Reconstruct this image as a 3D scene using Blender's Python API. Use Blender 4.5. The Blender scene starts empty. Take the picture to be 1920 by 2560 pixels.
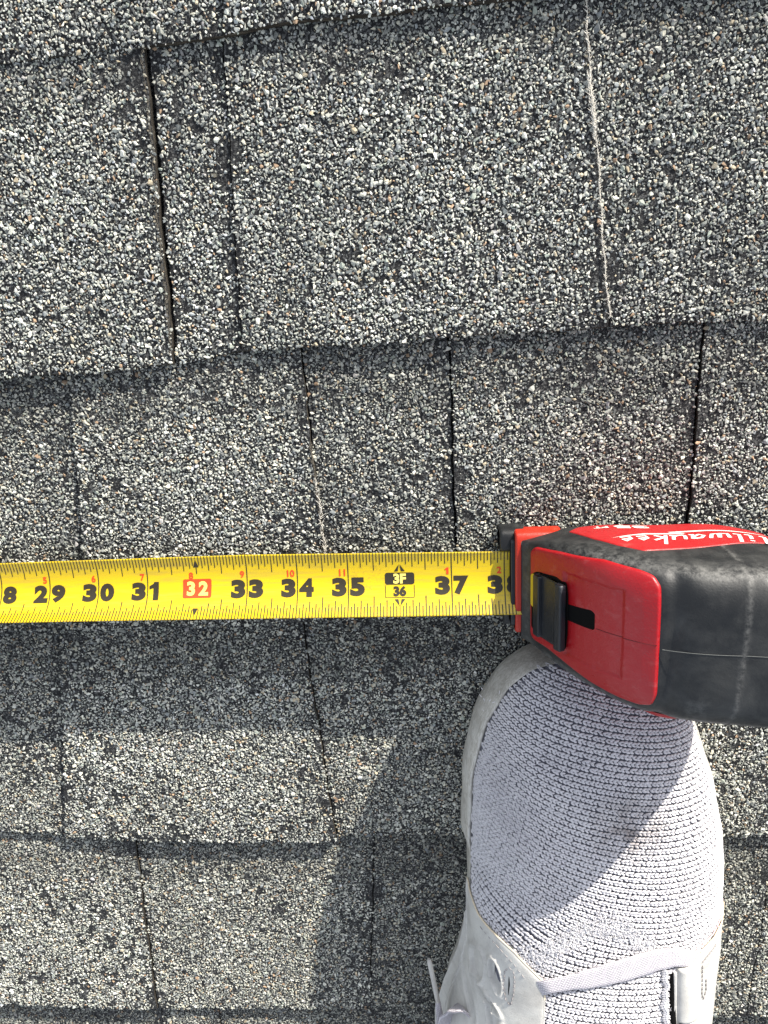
import bpy, math, random
import numpy as np
from mathutils import Matrix, Vector
rng = np.random.default_rng(7)
random.seed(7)
U = 0.0254                                    # all shapes below are in inches on the roof; U turns them into metres
PITCH = math.radians(20.0)                    # the roof falls away towards the bottom of the picture
ROOF = Matrix.Rotation(PITCH, 4, 'X')
S = bpy.context.scene
C = S.collection
# ------------------------------------------------------------------ camera
cam = bpy.data.cameras.new('camera')
cam_o = bpy.data.objects.new('camera', cam); C.objects.link(cam_o)
cam.sensor_fit = 'VERTICAL'; cam.sensor_height = 36.0
cam.lens = 1850.0/2560.0*36.0
cam.clip_start = 0.01; cam.clip_end = 100
Rx = Matrix.Rotation(-0.35773346925940985, 4, 'X'); Ry = Matrix.Rotation(0.048689153526092675, 4, 'Y'); Rz = Matrix.Rotation(-0.05023366193921341, 4, 'Z')
cam_o.matrix_world = ROOF @ Matrix.Translation(Vector((1.6397885, -3.66428615, 13.51910463))*U) @ Rz @ Ry @ Rx
S.camera = cam_o
# ------------------------------------------------------------------ sun and sky
SUN_EL = math.radians(13.3)                   # above the roof plane
sd = np.array([0.50, 0.866])                  # towards the sun, along the roof (up the slope, to the right)
to_sun = ROOF.to_3x3() @ Vector((sd[0]*math.cos(SUN_EL), sd[1]*math.cos(SUN_EL), math.sin(SUN_EL)))
sun = bpy.data.lights.new('sun', 'SUN'); sun.energy = 3.7; sun.angle = math.radians(0.53); sun.color = (1.0, 0.94, 0.84)
sun_o = bpy.data.objects.new('sun', sun); C.objects.link(sun_o)
sun_o.rotation_euler = to_sun.to_track_quat('Z', 'Y').to_euler()
W = bpy.data.worlds.new('World'); S.world = W; W.use_nodes = True
wn = W.node_tree.nodes; wl = W.node_tree.links; wn.clear()
sky = wn.new('ShaderNodeTexSky'); sky.sky_type = 'NISHITA'; sky.sun_disc = False
sky.sun_elevation = math.asin(to_sun.z); sky.sun_rotation = math.atan2(to_sun.x, to_sun.y)
sky.air_density = 1.0; sky.dust_density = 1.5
bg = wn.new('ShaderNodeBackground'); bg.inputs[1].default_value = 0.138
wo = wn.new('ShaderNodeOutputWorld')
hs = wn.new('ShaderNodeHueSaturation'); hs.inputs['Saturation'].default_value = .42       # the camera's white balance
wl.new(sky.outputs[0], hs.inputs['Color']); wl.new(hs.outputs[0], bg.inputs[0]); wl.new(bg.outputs[0], wo.inputs[0])
S.view_settings.view_transform = 'Standard'; S.view_settings.look = 'None'
S.view_settings.exposure = 1.13; S.view_settings.gamma = 1.0
S.view_settings.use_curve_mapping = False
# ------------------------------------------------------------------ shapes as functions (inches, roof frame)
def lerp1(x, xs, ys): return np.interp(x, xs, ys)
def smoo(x, xs, ys):
    """piecewise curve, smoothed with a short running mean"""
    x = np.asarray(x, float)
    w = (xs[-1]-xs[0])*0.025
    return sum(np.interp(x+k*w, xs, ys) for k in (-2, -1, 0, 1, 2))/5.0
# --- tape case: local frame a (along blade, to the right), b (across), c (up)
PHI = math.radians(6.0)
CO = np.array([3.3, -10.05, 0.70])
CB = np.array([0, math.cos(PHI), -math.sin(PHI)]); CC = np.array([0, math.sin(PHI), math.cos(PHI)])
def case_w(a, b, c):
    a, b, c = np.broadcast_arrays(np.asarray(a, float), np.asarray(b, float), np.asarray(c, float))
    return CO + a[..., None]*np.array([1., 0, 0]) + b[..., None]*CB + c[..., None]*CC
AT = [-.02, .12, .35, .62, .95, 1.35, 1.8, 2.4, 3.2, 3.7, 4.05, 4.3, 4.42]
CT = [.16, .45, .95, 1.5, 2.0, 2.42, 2.72, 2.93, 3.06, 3.22, 3.12, 2.6, 1.5]  # unseen back end raised so its shadow reaches farther over the shoe
AB = [-.02, .15, .45, .9, 3.6, 4.1, 4.42]
CBT = [.06, .02, -.25, -.52, -.52, -.25, .8]
AW = [-.02, .4, .9, 1.5, 3.4, 4.1, 4.42]
WW = [1.0, 1.14, 1.25, 1.35, 1.40, 1.3, 1.1]
def c_top(a): return smoo(a, AT, CT)
def c_bot(a): return smoo(a, AB, CBT)
def half_w(a): return smoo(a, AW, WW)
NSE = 5.2
def b0(a): return smoo(a, [-.02, .9, 1.5, 2.4, 4.42], [.05, .03, -.03, -.085, -.085])
def taper(c): return np.clip(1.0-0.11*np.clip((1.35-c)/1.9, 0, 1)**1.3, .8, 1)
def top_c(a, b):
    ct, cb, w = c_top(a), c_bot(a), half_w(a)
    cm, h = (ct+cb)/2, (ct-cb)/2
    t = np.clip(np.abs((b-b0(a))/w), 0, .9999)
    return cm+h*(1-t**NSE)**(1/NSE)
def side_b(a, c):
    ct, cb, w = c_top(a), c_bot(a), half_w(a)
    cm, h = (ct+cb)/2, (ct-cb)/2
    t = np.clip(np.abs((c-cm)/h), 0, .9999)
    return b0(a)+w*taper(c)*(1-t**NSE)**(1/NSE)
# --- shoe: plan outline of the upper (at height Z0) and crest height
LY = [-26.2, -25.6, -24.0, -22.6, -21.6, -20.5, -19.4, -18.6, -17.55, -15.4, -14.04, -12.86, -12.11, -11.67, -11.5, -11.38]
LX = [4.6, 2.9, 2.0, 1.6, 1.6, 1.82, 2.14, 2.26, 2.27, 2.30, 2.37, 2.66, 3.06, 3.52, 4.05, 4.9]
RY = [-26.2, -25.6, -24.0, -21.2, -20.4, -18.3, -16.8, -16.25, -15.5, -14.28, -13.4, -12.83, -12.2, -11.75, -11.5, -11.38]
RX = [4.6, 6.3, 7.1, 7.55, 7.6, 7.66, 7.62, 7.58, 7.47, 7.18, 6.86, 6.62, 6.25, 5.8, 5.4, 4.9]
HY = [-26.2, -25.0, -22.5, -21.0, -19.0, -17.0, -15.0, -13.5, -12.5, -11.9, -11.55, -11.38]
HH = [3.9, 4.4, 4.1, 3.7, 3.0, 2.48, 2.22, 1.96, 1.68, 1.38, 1.10, .92]
Z0 = 0.9
def sxl(y): return np.interp(y, LY, LX)
def sxr(y): return np.interp(y, RY, RX)
def shh(y):
    y = np.asarray(y, float)
    return sum(np.interp(np.minimum(y+d, -11.38), HY, HH) for d in (-.12, 0, .12))/3
def shoe_z(x, y):
    xl, xr, h = sxl(y), sxr(y), shh(y)
    c, w = (xl+xr)/2, (xr-xl)/2+1e-6
    t = np.clip(np.abs((x-c)/w), 0, 1)
    return Z0+(h-Z0)*(1-t**2.5)**(1/1.9)
# ------------------------------------------------------------------ materials
def mat(name, base, rough=.7, spec=.4, coat=0.0):
    m = bpy.data.materials.new(name); m.use_nodes = True
    n = m.node_tree.nodes; l = m.node_tree.links
    b = n['Principled BSDF']
    b.inputs['Base Color'].default_value = (*base, 1); b.inputs['Roughness'].default_value = rough
    b.inputs['Specular IOR Level'].default_value = spec; b.inputs['Coat Weight'].default_value = coat
    m.diffuse_color = (*base, 1)
    return m, n, l, b
def coords(n, l, scale=(1, 1, 1), rot=(0, 0, 0)):
    """object coordinates in inches"""
    t = n.new('ShaderNodeTexCoord'); mp = n.new('ShaderNodeMapping')
    mp.inputs['Scale'].default_value = tuple(s/U for s in scale); mp.inputs['Rotation'].default_value = rot
    l.new(t.outputs['Object'], mp.inputs['Vector']); return mp.outputs[0]
def noise(n, l, co, scale, detail=3, rough=.55, dist=0.0):
    t = n.new('ShaderNodeTexNoise'); t.inputs['Scale'].default_value = scale
    t.inputs['Detail'].default_value = detail; t.inputs['Roughness'].default_value = rough; t.inputs['Distortion'].default_value = dist
    l.new(co, t.inputs['Vector']); return t.outputs['Fac']
def ramp(n, l, fac, stops):
    r = n.new('ShaderNodeValToRGB'); e = r.color_ramp.elements
    while len(e) < len(stops): e.new(.5)
    for i, (p, c) in enumerate(stops):
        e[i].position = p; e[i].color = (*c, 1) if len(c) == 3 else c
    l.new(fac, r.inputs[0]); return r.outputs[0]
def mixc(n, l, fac, a, b, mode='MIX'):
    m = n.new('ShaderNodeMix'); m.data_type = 'RGBA'; m.blend_type = mode
    for sock, v in ((m.inputs[0], fac), (m.inputs[6], a), (m.inputs[7], b)):
        if isinstance(v, (int, float)): sock.default_value = v
        elif isinstance(v, tuple): sock.default_value = (*v, 1)
        else: l.new(v, sock)
    return m.outputs[2]
def bump(n, l, b, h, dist, strength=1.0):
    t = n.new('ShaderNodeBump'); t.inputs['Distance'].default_value = dist*U; t.inputs['Strength'].default_value = strength
    l.new(h, t.inputs['Height']); l.new(t.outputs[0], b.inputs['Normal'])

# granules: each carries its own mineral colour
M_GRAN, n, l, b = mat('mineral_granule', (.3, .3, .3), .75, .35)
at_ = n.new('ShaderNodeAttribute'); at_.attribute_name = 'col'
co = coords(n, l)
l.new(mixc(n, l, .55, at_.outputs['Color'], ramp(n, l, noise(n, l, co, 45, 3), [(.3, (.45, .45, .45)), (.7, (1.25, 1.25, 1.22))]), 'MULTIPLY'), b.inputs['Base Color'])
# bitumen with fine mineral dust
M_ASPH, n, l, b = mat('bitumen', (.02, .02, .02), .8, .35)
co = coords(n, l)
vz = n.new('ShaderNodeTexVoronoi'); vz.inputs['Scale'].default_value = 34; l.new(co, vz.inputs['Vector'])
f1 = ramp(n, l, vz.outputs['Color'], [(.55, (0, 0, 0)), (.75, (1, 1, 1))])
l.new(mixc(n, l, f1, (.012, .012, .013), (.10, .10, .095)), b.inputs['Base Color'])
bump(n, l, b, noise(n, l, co, 40, 4), .03)
# cut edge of the laminated mat
M_EDGE, n, l, b = mat('shingle_edge', (.05, .045, .035), .9, .2)
co = coords(n, l, (1.2, 1, 14))
l.new(ramp(n, l, noise(n, l, co, 3.0, 5, .65), [(.3, (.012, .011, .010)), (.52, (.05, .043, .034)), (.75, (.17, .15, .115))]), b.inputs['Base Color'])
bump(n, l, b, noise(n, l, co, 8, 4), .03)
# the shingle field beyond the modelled granules
M_FAR, n, l, b = mat('granule_field', (.25, .25, .25), .8, .3)
co = coords(n, l)
vz = n.new('ShaderNodeTexVoronoi'); vz.inputs['Scale'].default_value = 20; l.new(co, vz.inputs['Vector'])
c1 = ramp(n, l, vz.outputs['Color'], [(.1, (.14, .14, .14)), (.45, (.46, .47, .45)), (.8, (.80, .80, .76)), (.95, (.5, .38, .28))])
l.new(mixc(n, l, ramp(n, l, vz.outputs['Distance'], [(.52, (0, 0, 0)), (.85, (1, 1, 1))]), c1, (.015, .015, .015)), b.inputs['Base Color'])
bump(n, l, b, vz.outputs['Distance'], -.05)
# glass-fibre strands showing along worn cuts
M_FIBRE = mat('bare_fibre', (.72, .68, .60), .9, .1)[0]
M_FIBRE_D = mat('dirty_fibre', (.14, .125, .10), .9, .1)[0]
# painted steel blade
M_BLADE, n, l, b = mat('yellow_enamel', (.74, .50, .005), .34, .5, .25)
co = coords(n, l)
st = coords(n, l, (.6, 9, 9))
c1 = mixc(n, l, ramp(n, l, noise(n, l, st, 1.6, 5, .6), [(.48, (0, 0, 0)), (.72, (1, 1, 1))]), (.62, .445, .004), (.48, .34, .03))
sp = n.new('ShaderNodeVectorMath'); sp.operation = 'DISTANCE'; sp.inputs[1].default_value = (-2.9, .05, -.1)
sc_ = n.new('ShaderNodeVectorMath'); sc_.operation = 'MULTIPLY'; sc_.inputs[1].default_value = (1/U, 1/U, 1/U)
tc = n.new('ShaderNodeTexCoord'); l.new(tc.outputs['Object'], sc_.inputs[0])
l.new(sc_.outputs[0], sp.inputs[0])
near = ramp(n, l, sp.outputs['Value'], [(.30, (1, 1, 1)), (.85, (0, 0, 0))])
wear_glint = ramp(n, l, noise(n, l, co, 13, 6, .75, .6), [(.53, (0, 0, 0)), (.60, (1, 1, 1))])
fw = mixc(n, l, 1.0, near, wear_glint, 'MULTIPLY')
c2 = mixc(n, l, fw, c1, (.26, .17, .03))
spk = ramp(n, l, noise(n, l, co, 26, 3, .8), [(.70, (0, 0, 0)), (.74, (1, 1, 1))])
l.new(mixc(n, l, spk, c2, (.30, .20, .03)), b.inputs['Base Color'])
l.new(ramp(n, l, noise(n, l, st, 3, 4), [(.3, (.26, .26, .26)), (.7, (.46, .46, .46))]), b.inputs['Roughness'])
M_INK = mat('black_print', (.028, .022, .012), .45, .45)[0]
M_RED_INK = mat('red_print', (.72, .06, .012), .45, .45)[0]
M_CREAM_INK = mat('pale_yellow_print', (.86, .72, .16), .45, .45)[0]
# plastics and rubber of the case
def worn(name, base, dust, rough, amount=(.5, .75), scale=1.3, streak=(1, 1, 1), bumpd=.006, spec=.45, fine=(.60, .72)):
    m, n, l, b = mat(name, base, rough, spec)
    co = coords(n, l); cs = coords(n, l, streak, (.2, .1, .5))
    w = ramp(n, l, noise(n, l, cs, scale, 7, .68, .4), [(amount[0], (0, 0, 0)), (amount[1], (1, 1, 1))])
    s = ramp(n, l, noise(n, l, co, 24, 4, .7), [(fine[0], (0, 0, 0)), (fine[1], (1, 1, 1))])
    w2 = mixc(n, l, .45, w, mixc(n, l, 1.0, w, s, 'MULTIPLY'), 'ADD')
    c = mixc(n, l, w2, base, dust)
    l.new(c, b.inputs['Base Color'])
    l.new(ramp(n, l, noise(n, l, cs, 3, 4), [(.3, (rough-.1,)*3), (.7, (rough+.14,)*3)]), b.inputs['Roughness'])
    bump(n, l, b, noise(n, l, co, 30, 4, .6), bumpd)
    return m
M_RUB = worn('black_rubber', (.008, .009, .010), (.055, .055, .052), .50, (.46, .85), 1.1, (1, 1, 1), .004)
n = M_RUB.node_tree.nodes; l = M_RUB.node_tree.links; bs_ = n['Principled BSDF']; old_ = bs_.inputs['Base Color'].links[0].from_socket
wa = n.new('ShaderNodeAttribute'); wa.attribute_name = 'wear_glint'  # rubbed rubber plus the sun glint painted on the shoulders
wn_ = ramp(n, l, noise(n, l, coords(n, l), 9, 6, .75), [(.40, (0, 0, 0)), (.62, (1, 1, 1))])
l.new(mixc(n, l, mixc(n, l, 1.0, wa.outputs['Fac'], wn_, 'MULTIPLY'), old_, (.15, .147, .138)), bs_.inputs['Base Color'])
M_RED = worn('red_plastic', (.34, .005, .009), (.40, .09, .09), .36, (.56, .95), 2.0, (.5, 3, 3))
M_LAB = worn('red_label', (.37, .012, .014), (.66, .16, .12), .42, (.60, .95), 2.5)
M_LIP = worn('red_plastic_reflected_yellow', (.42, .022, .008), (.5, .14, .06), .42, (.60, .95), 2.5)  # orange tint paints in the light reflected by the yellow blade
M_LOCK = worn('black_plastic', (.008, .010, .014), (.10, .10, .11), .40, (.60, .85), 3.0)
M_HOLE = mat('dark_opening', (.004, .004, .004), .9, .1)[0]
M_WHITE = worn('white_print', (.82, .79, .72), (.62, .30, .26), .5, (.60, .85), 5)
M_SEAM = mat('grey_seam', (.10, .105, .10), .6, .3)[0]
# shoe
M_YARN, n, l, b = mat('lilac_white_yarn', (.66, .63, .70), .9, .15)
b.inputs['Sheen Weight'].default_value = .25
co = coords(n, l)
c1 = ramp(n, l, noise(n, l, co, .9, 4, .6), [(.3, (.60, .58, .605)), (.55, (.68, .66, .68)), (.8, (.73, .705, .715))])
st_ = n.new('ShaderNodeVectorMath'); st_.operation = 'DISTANCE'; st_.inputs[1].default_value = (.42, 3.55, 2.35)
sc_ = n.new('ShaderNodeVectorMath'); sc_.operation = 'MULTIPLY'; sc_.inputs[1].default_value = (1/U, 1/U, 1/U)
tc = n.new('ShaderNodeTexCoord'); l.new(tc.outputs['Object'], sc_.inputs[0]); l.new(sc_.outputs[0], st_.inputs[0])
near = ramp(n, l, st_.outputs['Value'], [(.15, (1, 1, 1)), (1.0, (0, 0, 0))])
sm = mixc(n, l, 1.0, near, ramp(n, l, noise(n, l, co, 2.6, 5, .7, .5), [(.36, (0, 0, 0)), (.60, (1, 1, 1))]), 'MULTIPLY')
c2 = mixc(n, l, sm, c1, (.24, .20, .185))
l.new(mixc(n, l, ramp(n, l, noise(n, l, co, 50, 3), [(.35, (.82, .82, .82)), (.65, (1.08, 1.08, 1.08))]), (0, 0, 0), c2), b.inputs['Base Color'])
mx = [q for q in n if q.bl_idname == 'ShaderNodeMix'][-1]
mx.blend_type = 'MULTIPLY'; mx.inputs[0].default_value = 1.0
l.new([q for q in n if q.bl_idname == 'ShaderNodeValToRGB'][-1].outputs[0], mx.inputs[6])
for lk in list(mx.inputs[0].links): l.remove(lk)
mx.inputs[0].default_value = 1.0
bump(n, l, b, noise(n, l, coords(n, l, (1, 1, 1)), 60, 3), .006)
M_FUZZ = mat('white_fluff', (.80, .78, .79), .95, .1)[0]
M_LINING = mat('grey_backing', (.14, .14, .165), .95, .1)[0]
def leather(name, a, d):
    m, n, l, b = mat(name, a, .55, .35)
    co = coords(n, l)
    w = ramp(n, l, noise(n, l, co, 1.3, 7, .68, .5), [(.40, (0, 0, 0)), (.75, (1, 1, 1))])
    c = mixc(n, l, w, a, d)
    c = mixc(n, l, ramp(n, l, noise(n, l, co, 22, 5, .7), [(.60, (0, 0, 0)), (.78, (1, 1, 1))]), c, tuple(x*.62 for x in d))
    l.new(c, b.inputs['Base Color']); bump(n, l, b, noise(n, l, co, 38, 5, .65), .008)
    return m
M_LEA = leather('off_white_leather', (.60, .585, .545), (.36, .345, .32))
M_SOLE = leather('off_white_midsole', (.62, .60, .55), (.38, .36, .32))
n = M_SOLE.node_tree.nodes; l = M_SOLE.node_tree.links; b = n['Principled BSDF']
cs_ = coords(n, l, (3.0, .8, 5.0)); old_ = b.inputs['Base Color'].links[0].from_socket
cr_ = ramp(n, l, noise(n, l, cs_, 2.2, 6, .7, .8), [(.44, (1, 1, 1)), (.50, (.60, .57, .52)), (.56, (1, 1, 1))])
l.new(mixc(n, l, .8, old_, cr_, 'MULTIPLY'), b.inputs['Base Color'])
M_TRIM = mat('cream_piping', (.70, .60, .44), .8, .2)[0]
M_THREAD = mat('grey_thread', (.30, .28, .28), .85, .2)[0]
M_LACE, n, l, b = mat('woven_lace', (.64, .61, .65), .9, .15)
tc = n.new('ShaderNodeUVMap')
wv = n.new('ShaderNodeTexBrick'); wv.inputs['Scale'].default_value = 1.0
wv.inputs['Brick Width'].default_value = .06; wv.inputs['Row Height'].default_value = .035; wv.inputs['Mortar Size'].default_value = .006; wv.inputs['Mortar Smooth'].default_value = 1
wv.inputs['Color1'].default_value = (.68, .65, .68, 1); wv.inputs['Color2'].default_value = (.60, .57, .61, 1); wv.inputs['Mortar'].default_value = (.36, .33, .36, 1)
l.new(tc.outputs[0], wv.inputs['Vector']); l.new(wv.outputs['Color'], b.inputs['Base Color'])
inv = n.new('ShaderNodeMath'); inv.operation = 'SUBTRACT'; inv.inputs[0].default_value = 1; l.new(wv.outputs['Fac'], inv.inputs[1])
bump(n, l, b, inv.outputs[0], .012)

# ------------------------------------------------------------------ helpers
def root(name, origin, label, cat, group=None):
    o = bpy.data.objects.new(name, None); C.objects.link(o)
    o.matrix_world = ROOF @ Matrix.Translation(Vector(origin)*U)
    o.empty_display_size = .02
    o['label'] = label; o['category'] = cat; o['o'] = list(origin)
    if group: o['group'] = group
    return o
def link(name, me, parent=None, origin=None):
    o = bpy.data.objects.new(name, me); C.objects.link(o)
    if parent is not None: o.parent = parent
    elif origin is not None: o.matrix_world = ROOF @ Matrix.Translation(Vector(origin)*U)
    return o
def org(parent):
    """origin (inches) of the top-level object a part belongs to"""
    while parent.parent is not None: parent = parent.parent
    return np.array(parent['o'])
def mesh(name, v, f, m, smooth=True, mi=None, origin=(0, 0, 0)):
    """v: n x 3 inches, f: list of faces or int array (k x 3/4)"""
    me = bpy.data.meshes.new(name)
    v = (np.asarray(v, float)-np.asarray(origin))*U
    if isinstance(f, np.ndarray):
        k = f.shape[1]
        me.vertices.add(len(v)); me.vertices.foreach_set('co', v.astype(np.float32).ravel())
        me.loops.add(f.size); me.loops.foreach_set('vertex_index', f.astype(np.int32).ravel())
        me.polygons.add(len(f)); me.polygons.foreach_set('loop_start', np.arange(0, f.size, k, dtype=np.int32))
        try: me.polygons.foreach_set('loop_total', np.full(len(f), k, np.int32))
        except Exception: pass
        me.update(calc_edges=True)
    else:
        me.from_pydata(v.tolist(), [], [list(map(int, q)) for q in f]); me.update()
    for mm in (m if isinstance(m, (list, tuple)) else [m]): me.materials.append(mm)
    if mi is not None: me.polygons.foreach_set('material_index', np.asarray(mi, np.int32))
    me.polygons.foreach_set('use_smooth', np.full(len(me.polygons), smooth, bool))
    me.update()
    return me
def part(name, v, f, m, parent, smooth=True, mi=None):
    return link(name, mesh(name, v, f, m, smooth, mi, org(parent)), parent)
def grid_faces(nu, nv, wrap_u=False, wrap_v=False, off=0):
    i, j = np.meshgrid(np.arange(nu if wrap_u else nu-1), np.arange(nv if wrap_v else nv-1), indexing='ij')
    i2, j2 = (i+1) % nu, (j+1) % nv
    return (np.stack([i*nv+j, i2*nv+j, i2*nv+j2, i*nv+j2], -1).reshape(-1, 4)+off)
def tube(path, r, seg=8, squash=1.0):
    """closed tube along a polyline; r number or list"""
    P = np.asarray(path, float); n_ = len(P); r = np.broadcast_to(np.asarray(r, float), (n_,))
    T = np.gradient(P, axis=0); T /= np.linalg.norm(T, axis=1)[:, None]+1e-9
    up = np.array([0, 0, 1.0]); V = []
    for k in range(n_):
        s = np.cross(T[k], up)
        if np.linalg.norm(s) < 1e-3: s = np.array([1., 0, 0])
        s /= np.linalg.norm(s); u = np.cross(s, T[k])
        for q in range(seg):
            an = 2*math.pi*q/seg
            V.append(P[k]+s*math.cos(an)*r[k]+u*math.sin(an)*r[k]*squash)
    F = [list(x) for x in grid_faces(n_, seg, wrap_v=True)]
    F.append(list(range(seg))[::-1]); F.append([(n_-1)*seg+q for q in range(seg)])
    return np.array(V), F
def resample(pts, n_, closed=False):
    P = np.asarray(pts, float)
    if closed: P = np.vstack([P, P[:1]])
    d = np.r_[0, np.cumsum(np.linalg.norm(np.diff(P, axis=0), axis=1))]
    t = np.linspace(0, d[-1], n_, endpoint=not closed)
    return np.stack([np.interp(t, d, P[:, k]) for k in range(P.shape[1])], 1)
def smooth_closed(pts, n_=140, it=3):
    P = resample(pts, n_, True)
    for _ in range(it): P = (np.roll(P, 1, 0)+P*2+np.roll(P, -1, 0))/4
    return P
def vnoise(x, y, s=1.0, seed=0.0):
    """cheap smooth noise made of a few sines, -1..1"""
    x = np.asarray(x)*s; y = np.asarray(y)*s
    return (np.sin(x*1.7+y*.9+seed)+np.sin(-x*1.1+y*2.3+seed*1.7)+np.sin(x*2.9-y*1.9+seed*2.3)+np.sin(x*.6+y*3.7+seed*.4))/4

# ------------------------------------------------------------------ the roof
E_ = 5.6
# measured butt lines of the courses (x, y)
LINES = [
    [(-30, .05 + E_), (30, -.2 + E_)],
    [(-30, -.95), (-5, -.72), (-3.68, -.67), (-2.51, -.62), (-1.35, -.56), (-.46, -.45), (1.09, -.43), (2.01, -.37), (7, -.30), (30, -.3)],
    [(-30, -6.1), (-6.2, -5.73), (-4.38, -5.7), (-2.58, -5.59), (-1.53, -5.43), (.27, -5.41), (2.45, -5.34), (4.65, -5.32), (6, -5.28), (7.47, -5.31), (30, -5.3)],
    [(-30, -11.2), (-7.47, -11.04), (-4.02, -10.99), (.63, -10.94), (8, -10.9), (30, -10.9)],
    [(-30, -16.35), (-8.75, -16.4), (-7.16, -16.5), (-4.92, -16.65), (-.77, -16.66), (-.72, -16.54), (1.99, -16.54), (8.12, -16.55), (30, -16.5)],
    [(-30, -22.05), (-10.1, -22.11), (-7.95, -22.18), (-5.81, -22.23), (-5.72, -22.30), (-.55, -22.15), (-.24, -22.05), (1.49, -22.2), (9.62, -22.3), (30, -22.3)],
    [(-30, -27.8), (30, -27.9)],
    [(-30, -33.4), (30, -33.5)],
    [(-30, -39.0), (30, -39.1)],
]
# joints per course: (x at the top, x at the butt, open gap half width, fibre)
JOINTS = {
    1: [(-1.35, -1.36, .012, 0)],
    2: [(-2.62, -2.90, .034, 1), (-1.38, -1.67, .014, 0), (4.14, 4.83, .014, 2)],
    3: [(-4.94, -5.55, .014, 0), (-.62, -.42, .016, 2), (2.06, 2.12, .022, 0), (6.48, 6.50, .024, 0)],
    4: [(-6.25, -7.18, .014, 0), (-1.08, -.76, .013, 0), (5.2, 5.4, .02, 0)],
    5: [(-5.60, -5.86, .018, 0), (.12, -.29, .014, 0), (4.6, 4.7, .02, 0), (9.2, 9.1, .02, 0)],
    6: [(-5.90, -5.95, .02, 0), (-4.33, -4.45, .014, 0), (2.0, 2.1, .02, 0)],
}
JOINTS[7] = [(-7.2, -7.3, .02, 0), (-1.5, -1.6, .02, 0), (5.0, 5.1, .02, 0)]; JOINTS[8] = [(-4.2, -4.3, .02, 0), (3.0, 3.1, .02, 0)]
# per tab: (rise of the laminate, tone, share of pale granules)
TABS = {
    1: [(.03, 1.0), (.09, 1.06)],
    2: [(.09, .95), (.0, .98), (.05, .95), (.03, .84)],
    3: [(.0, .82), (.08, 1.0), (.0, .84), (.04, .94), (.09, 1.02)],
    4: [(.0, .90), (.09, 1.02), (.0, .92), (.05, .95)],
    5: [(.09, 1.02), (.03, .92), (.0, .74), (.05, .9), (.02, .9)],
    6: [(.0, .8), (.08, 1.05), (.02, .95), (.05, .9)],
}
def line_y(k, x):
    P = LINES[k]; y = np.interp(x, [p[0] for p in P], [p[1] for p in P])
    return y+.009*vnoise(x, k*7.3, 2.1)+.007*vnoise(x, k*3.3, 13)
ZBK = {1: .10, 2: .13, 3: .17, 4: .18, 5: .20, 6: .20, 7: .20, 8: .20}
def tab_z(k, rise, x, y):
    yb = line_y(k, x); d = (y-yb)/E_
    z = ZBK[k]*(1-d)+rise*np.clip((1.25-d)/.5, 0, 1)
    return np.maximum(z-.015*np.exp(-(y-yb)/.05), -.02) + .012*vnoise(x, y, 1.3, k)
def joint_x(j, t):
    """t 0 at the butt .. 1 at the top; slightly ragged"""
    return j[1]+(j[0]-j[1])*t+.012*np.sin(t*13+j[0]*5)+.010*np.sin(t*47+j[1])

TABS[7] = [(.03, 1), (.09, 1), (.0, .9), (.05, .95)]; TABS[8] = [(.08, 1), (.02, .9), (.06, 1)]
# frustum footprint (where single granules are modelled)
FX = [(.17, -4.93, 6.98), (-3.9, -5.84, 7.45), (-8.6, -6.99, 8.04), (-14.8, -8.48, 8.79), (-23.1, -10.53, 9.8)]
def foot(y):
    ys = [f[0] for f in FX][::-1]
    lo = np.interp(y, ys, [f[1] for f in FX][::-1]); hi = np.interp(y, ys, [f[2] for f in FX][::-1])
    return lo-.22, hi+.2
# granule templates: eight points on a flattened ellipsoid -> twelve triangles
import bmesh
TPL = []; NP_ = 8
while len(TPL) < 12:
    q = rng.normal(size=(NP_, 3)); q /= np.linalg.norm(q, axis=1)[:, None]
    for _ in range(1 if len(TPL) % 2 else 2):                                  # push the corners apart: chunky rather than splintery
        d_ = q[:, None]-q[None]; r_ = np.linalg.norm(d_, axis=2)+np.eye(NP_); q = q+.035*(d_/r_[..., None]**3).sum(1); q /= np.linalg.norm(q, axis=1)[:, None]
    bm_ = bmesh.new(); [bm_.verts.new(p) for p in q]
    bmesh.ops.convex_hull(bm_, input=bm_.verts); bmesh.ops.recalc_face_normals(bm_, faces=bm_.faces)
    bm_.verts.ensure_lookup_table(); bm_.verts.index_update()
    if len(bm_.faces) == 2*NP_-4 and len(bm_.verts) == NP_:
        TPL.append((np.array([v.co[:] for v in bm_.verts])*rng.uniform(.78, 1.12, (NP_, 1)), np.array([[v.index for v in f.verts] for f in bm_.faces])))
    bm_.free()
PALETTE = np.array([[.50, .50, .47], [.40, .41, .39], [.30, .31, .30], [.22, .23, .23], [.58, .58, .55], [.26, .28, .30], [.33, .36, .33], [.44, .38, .29], [.33, .23, .16], [.11, .115, .12], [.36, .35, .36], [.62, .60, .52]])
PALETTE = PALETTE*np.array([1.03, 1.02, .95])*1.16
PWTS = np.array([.17, .15, .14, .10, .12, .07, .07, .045, .028, .085, .04, .05]); PWTS /= PWTS.sum()
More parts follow.
